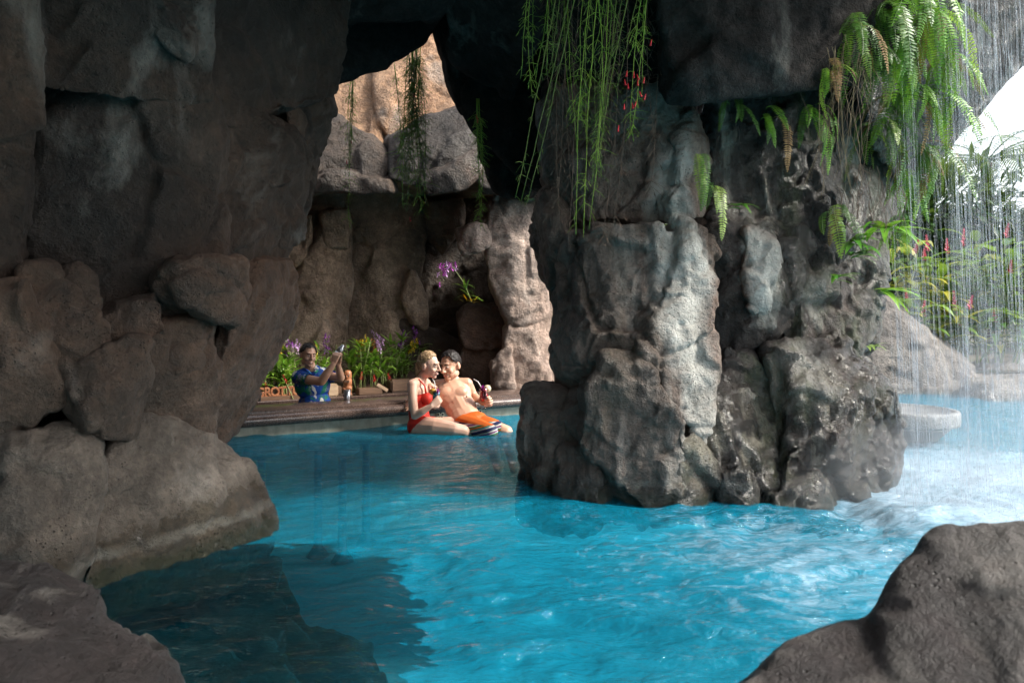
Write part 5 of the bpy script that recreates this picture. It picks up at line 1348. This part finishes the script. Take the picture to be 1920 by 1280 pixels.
ginger(1700, 640, 10.9, 'tall yellow leaved ginger with pink flowers just right of the pillar', 1.75, 6, 7, 2, 1, .75, M_pinkfl)
ginger(1745, 650, 11.0, 'ginger with pale yellow leaves and a pink flower spike behind the bank mound', 1.7, 6, 7, 2, 2, .5, M_pinkfl)
ginger(1800, 660, 11.2, 'green ginger with a tall pink spike in the middle of the bank', 1.85, 6, 7, 2, 3, .15, M_pinkfl)
ginger(1880, 650, 10.9, 'big green ginger with a red flower spike at the right edge of the bank', 1.8, 7, 8, 2, 4, .05)
ginger(1930, 640, 11.1, 'tall green ginger cut by the right edge of the picture', 1.9, 7, 8, 1, 5, .1)
ginger(1715, 655, 10.4, 'low ginger with small red flowers beside the pillar edge', .85, 5, 6, 2, 6, .2, M_pinkfl)
ginger(1790, 670, 10.5, 'low ginger with a pink and white flower head above the low rock', .95, 4, 6, 2, 7, .3, M_pinkfl)
ginger(1845, 680, 10.4, 'low leaning ginger with dark red flowers above the cream rock', .9, 5, 6, 2, 8, .1, M_pinkfl)
ginger(1765, 640, 11.8, 'dark leaved ginger in the second row behind the pink flowers', 1.6, 6, 7, 1, 9, 0)
ginger(1840, 640, 11.9, 'tall dark leaved ginger in the second row at the right', 1.9, 6, 7, 1, 10, .1, M_pinkfl)
ginger(1905, 680, 10.3, 'low green ginger at the right edge above the cream rock', .8, 5, 6, 1, 11, .1)

# shrubs and trees behind
def shrub(loc, label, rx, ry, rz, n, mat, ls=.16, name='shrub', cat='shrub', trunk=0):
    e = empty(name, loc, label, cat); m = MB(); c0 = Vector((0, 0, rz*.9+trunk))
    cl = [(Vector((U(-1, 1)*rx, U(-1, 1)*ry, U(-.8, 1)*rz)), U(.25, .5)) for _ in range(16)]
    for i in range(n):
        c, r_ = rng.choice(cl); v = Vector((rng.gauss(0, 1), rng.gauss(0, 1), rng.gauss(0, 1))).normalized()
        q = c0+c*.75+v*r_*min(rx, rz)*U(.6, 1.1)
        m.leaf(q, v+Vector((U(-.5, .5), U(-.5, .5), U(-.6, .5))), ls*U(.6, 1.4), ls*.4*U(.7, 1.2), .5, .2, 2)
    m.build('crown', mat, e, local=True)
    m = MB()
    for k in range(5 if not trunk else 4):
        a = U(0, 6.28); t_ = Vector((math.cos(a)*rx*.5, math.sin(a)*ry*.5, rz*1.2+trunk)); m.tube([Vector((U(-.05, .05), U(-.05, .05), -.3)), Vector((0, 0, trunk*.8))+t_*.2, t_], [.05+.03*trunk, .035+.02*trunk, .012], 6)
    m.build('trunk', M_twig, e, local=True)
shrub((6.6, 13.2, .4), 'dense dark shrub behind the gingers left of the palm', 1.6, .9, 1.75, 5000, L_dark, .30)
shrub((8.4, 13.4, .4), 'dark bluish shrub behind the gingers in the middle of the garden', 1.8, .9, 1.85, 5600, L_dark, .30)
shrub((10.6, 13.5, .4), 'large green shrub behind the gingers at the right edge', 1.8, .9, 1.9, 5600, L_dark, .30)
shrub((4.6, 13.6, .4), 'shrub behind the rock mound beside the pillar', 1.5, .8, 1.8, 4400, L_dark, .30)
shrub((2.0, 14.5, .3), 'shrub glimpsed between the rock column and the pillar', 2.0, .8, 1.2, 1400, L_dark)
def palm(loc, label, h, n, L, lean=(0, 0)):
    e = empty('palm_tree', loc, label, 'palm'); top = Vector((lean[0], lean[1], h)); m = MB()
    m.tube([Vector((0, 0, -.3)), top*.35+Vector((lean[0]*.1, 0, 0)), top*.7, top], [.16, .12, .11, .10], 10); m.build('trunk', M_twig, e, local=True)
    for k in range(n):
        a = k*2*math.pi/n+U(-.2, .2); m = MB(); p_ = top.copy(); d = Vector((math.cos(a), math.sin(a), U(.2, 1.1))).normalized(); pts = [p_]; ds = [d]; ns = 22
        for i in range(ns): d = (d+Vector((0, 0, -.085))).normalized(); p_ = p_+d*L/ns; pts.append(p_); ds.append(d)
        m.tube(pts, [.018*(1-.8*i/ns) for i in range(ns+1)], 5, False)
        for i in range(3, ns+1):
            s = ds[i].cross(Vector((0, 0, 1))).normalized(); w_ = L*.26*math.sin(math.pi*(i/ns*.9+.08))**.7
            for sg in (-1, 1):
                for o_ in (0, .5): m.leaf(pts[i]-ds[i]*L/ns*o_, s*sg+ds[i]*.6+Vector((0, 0, -.1)), w_*U(.85, 1.1), .035, .7, .25, 3)
        m.build('palm_frond', L_palm, e, local=True)
palm((10.2, 14.6, .4), 'feathery palm rising behind the gingers at the right edge under the white sky', 3.9, 15, 2.6, (-.2, -.2))
palm((7.6, 16.0, .4), 'smaller palm behind the waterfall beside the fern silhouettes', 3.7, 13, 2.2)
for i, (x, y, h, lab) in enumerate([(4, 24, 3.4, 'far tree behind the pillar'), (9.5, 22, 2.6, 'far low tree behind the smaller palm'), (15, 22, 2.6, 'far tree at the right behind the feathery palm'), (22, 24, 3.5, 'far tree beyond the right side of the view'), (-4, 26, 5, 'far tree hidden behind the grotto')]):
    shrub((x, y, .3), lab, 3.4, 1.8, h*.40, 5200, L_dark, .42, 'tree', 'tree', h*.35)

# ------------------------------------------------------------------ waterfall
def fall_mat():
    t = NT('falling_water'); d = t.n('ShaderNodeBsdfDiffuse'); d.inputs[0].default_value = (.42, .48, .56, 1)
    tl = t.n('ShaderNodeBsdfTranslucent'); tl.inputs[0].default_value = (.42, .48, .56, 1)
    g = t.n('ShaderNodeBsdfGlossy'); g.inputs['Roughness'].default_value = .15
    tr = t.n('ShaderNodeBsdfTransparent')
    b = t.mixsh(.5, d.outputs[0], tl.outputs[0]); b = t.mixsh(.2, b, g.outputs[0])
    n = t.noise(t.scale(t.pos(), (30, 30, 1.5)), 2, 3)
    return t.done(t.mixsh(t.ramp(n, [(.3, .04), (.7, .30)]), tr.outputs[0], b))
m = MB()
cl = [(1650+300*rng.betavariate(1.5, 1.0), U(.002, .05), U(3.75, 4.6), U(.3, 1.6)) for _ in range(46)]+[(U(1940, 2400), .06, U(3.6, 4.5), 1) for _ in range(14)]
wts = [c[3] for c in cl]
for k in range(2800):
    cx, sg, cd_, _w = rng.choices(cl, wts)[0] if U(0, 1) < .8 else (1680+260*rng.betavariate(1.5, 1.0), .02, U(3.75, 4.6), 1)
    d = cd_+rng.gauss(0, .05); x = (cx-960)/F*d+rng.gauss(0, sg)
    ztop = 3.6 if x/d > .62 else U(1.5, 3.0)
    z1 = U(.0, ztop); L = U(.05, .8)*(1.2 if z1 > 1 else .8); z0 = max(-.02, z1-L)
    r_ = rng.choice((.0007, .0009, .0012, .0016, .0022)); dx = .02*(3.4-z1)
    m.tube([(x+dx*.2, d, z1), (x+dx*.2+.006+rng.gauss(0, .003), d-.01, (z0+z1)/2), (x+dx*.2+.012+rng.gauss(0, .005), d-.02, z0)], [r_*.4, r_, r_*.6], 3, False)
for k in range(1500):
    d = U(3.5, 4.6); x = (1690+250*rng.betavariate(1.4, 1.0)-960)/F*d; z = abs(rng.gauss(0, .16)) if k % 3 else U(0, 3)
    m.ball((x, d, z), U(.0012, .0032), 5, 3, sc=(1, 1, U(1, 2.5)))
tag(m.build('waterfall', fall_mat()), 'thin white threads of the waterfall curtain falling past the right side of the pillar', 'waterfall')

# spray drifting over the foot of the fall
t = NT('spray_mist'); v = t.n('ShaderNodeVolumePrincipled'); v.inputs['Color'].default_value = (.92, .95, 1, 1); v.inputs['Density'].default_value = .11; v.inputs['Anisotropy'].default_value = .3
t.l(v.outputs[0], t.out.inputs['Volume'])
m = MB(); m.ball((2.75, 3.95, .10), 1, 28, 16, sc=(1.25, .75, .42)); m.ball((3.5, 4.5, .35), 1, 28, 16, sc=(1.1, .7, .7))
me = remeshed(m.v, m.f, .06, 6)
tag(link_mesh('spray_mist', me, t.m), 'pale spray drifting over the water at the foot of the fall', 'mist', kind='stuff')
# ------------------------------------------------------------------ camera, sky and sun
cd = bpy.data.cameras.new('camera'); cam = bpy.data.objects.new('camera', cd); COL.objects.link(cam)
cam.location = (0, 0, CAMZ); cam.rotation_euler = (R(90), 0, 0)
cd.sensor_width = 36; cd.lens = 24.0; cd.shift_y = -50/1920; cd.clip_start = .02; cd.clip_end = 500
scene.camera = cam
cd.dof.use_dof = True; cd.dof.focus_distance = 5.2; cd.dof.aperture_fstop = 4.0
SUN_EL, SUN_AZ = R(40), R(99)      # azimuth clockwise from +Y
sd = Vector((math.sin(SUN_AZ)*math.cos(SUN_EL), math.cos(SUN_AZ)*math.cos(SUN_EL), math.sin(SUN_EL)))
ld = bpy.data.lights.new('sun', 'SUN'); ld.energy = 1.5; ld.angle = R(10); ld.color = (1, .93, .82)
lo = bpy.data.objects.new('sun', ld); COL.objects.link(lo); lo.rotation_euler = sd.to_track_quat('Z', 'Y').to_euler(); lo.location = (0, 0, 12)
w = bpy.data.worlds.new('World'); scene.world = w; w.use_nodes = True
nt = w.node_tree; bg = nt.nodes['Background']; sky = nt.nodes.new('ShaderNodeTexSky')
sky.sky_type = 'NISHITA'; sky.sun_disc = False; sky.sun_elevation = SUN_EL; sky.sun_rotation = SUN_AZ
sky.air_density = 1.0; sky.dust_density = 2.5
hs = nt.nodes.new('ShaderNodeHueSaturation'); hs.inputs['Saturation'].default_value = .3
nt.links.new(sky.outputs[0], hs.inputs['Color']); nt.links.new(hs.outputs[0], bg.inputs[0]); bg.inputs[1].default_value = .115
scene.view_settings.view_transform = 'Standard'; scene.view_settings.look = 'None'
scene.view_settings.exposure = 2.1; scene.view_settings.gamma = 1
scene.view_settings.use_curve_mapping = False
scene.render.engine = 'CYCLES'
cy = scene.cycles
cy.max_bounces = 10; cy.diffuse_bounces = 5; cy.glossy_bounces = 4; cy.transmission_bounces = 6; cy.transparent_max_bounces = 40
cy.volume_bounces = 1
cy.use_denoising = True
try: cy.denoiser = 'OPENIMAGEDENOISE'; cy.denoising_input_passes = 'RGB_ALBEDO_NORMAL'; cy.denoising_prefilter = 'ACCURATE'
except Exception: pass
cy.caustics_reflective = False; cy.caustics_refractive = False; cy.sample_clamp_indirect = 6
cy.use_adaptive_sampling = True; cy.adaptive_threshold = .01
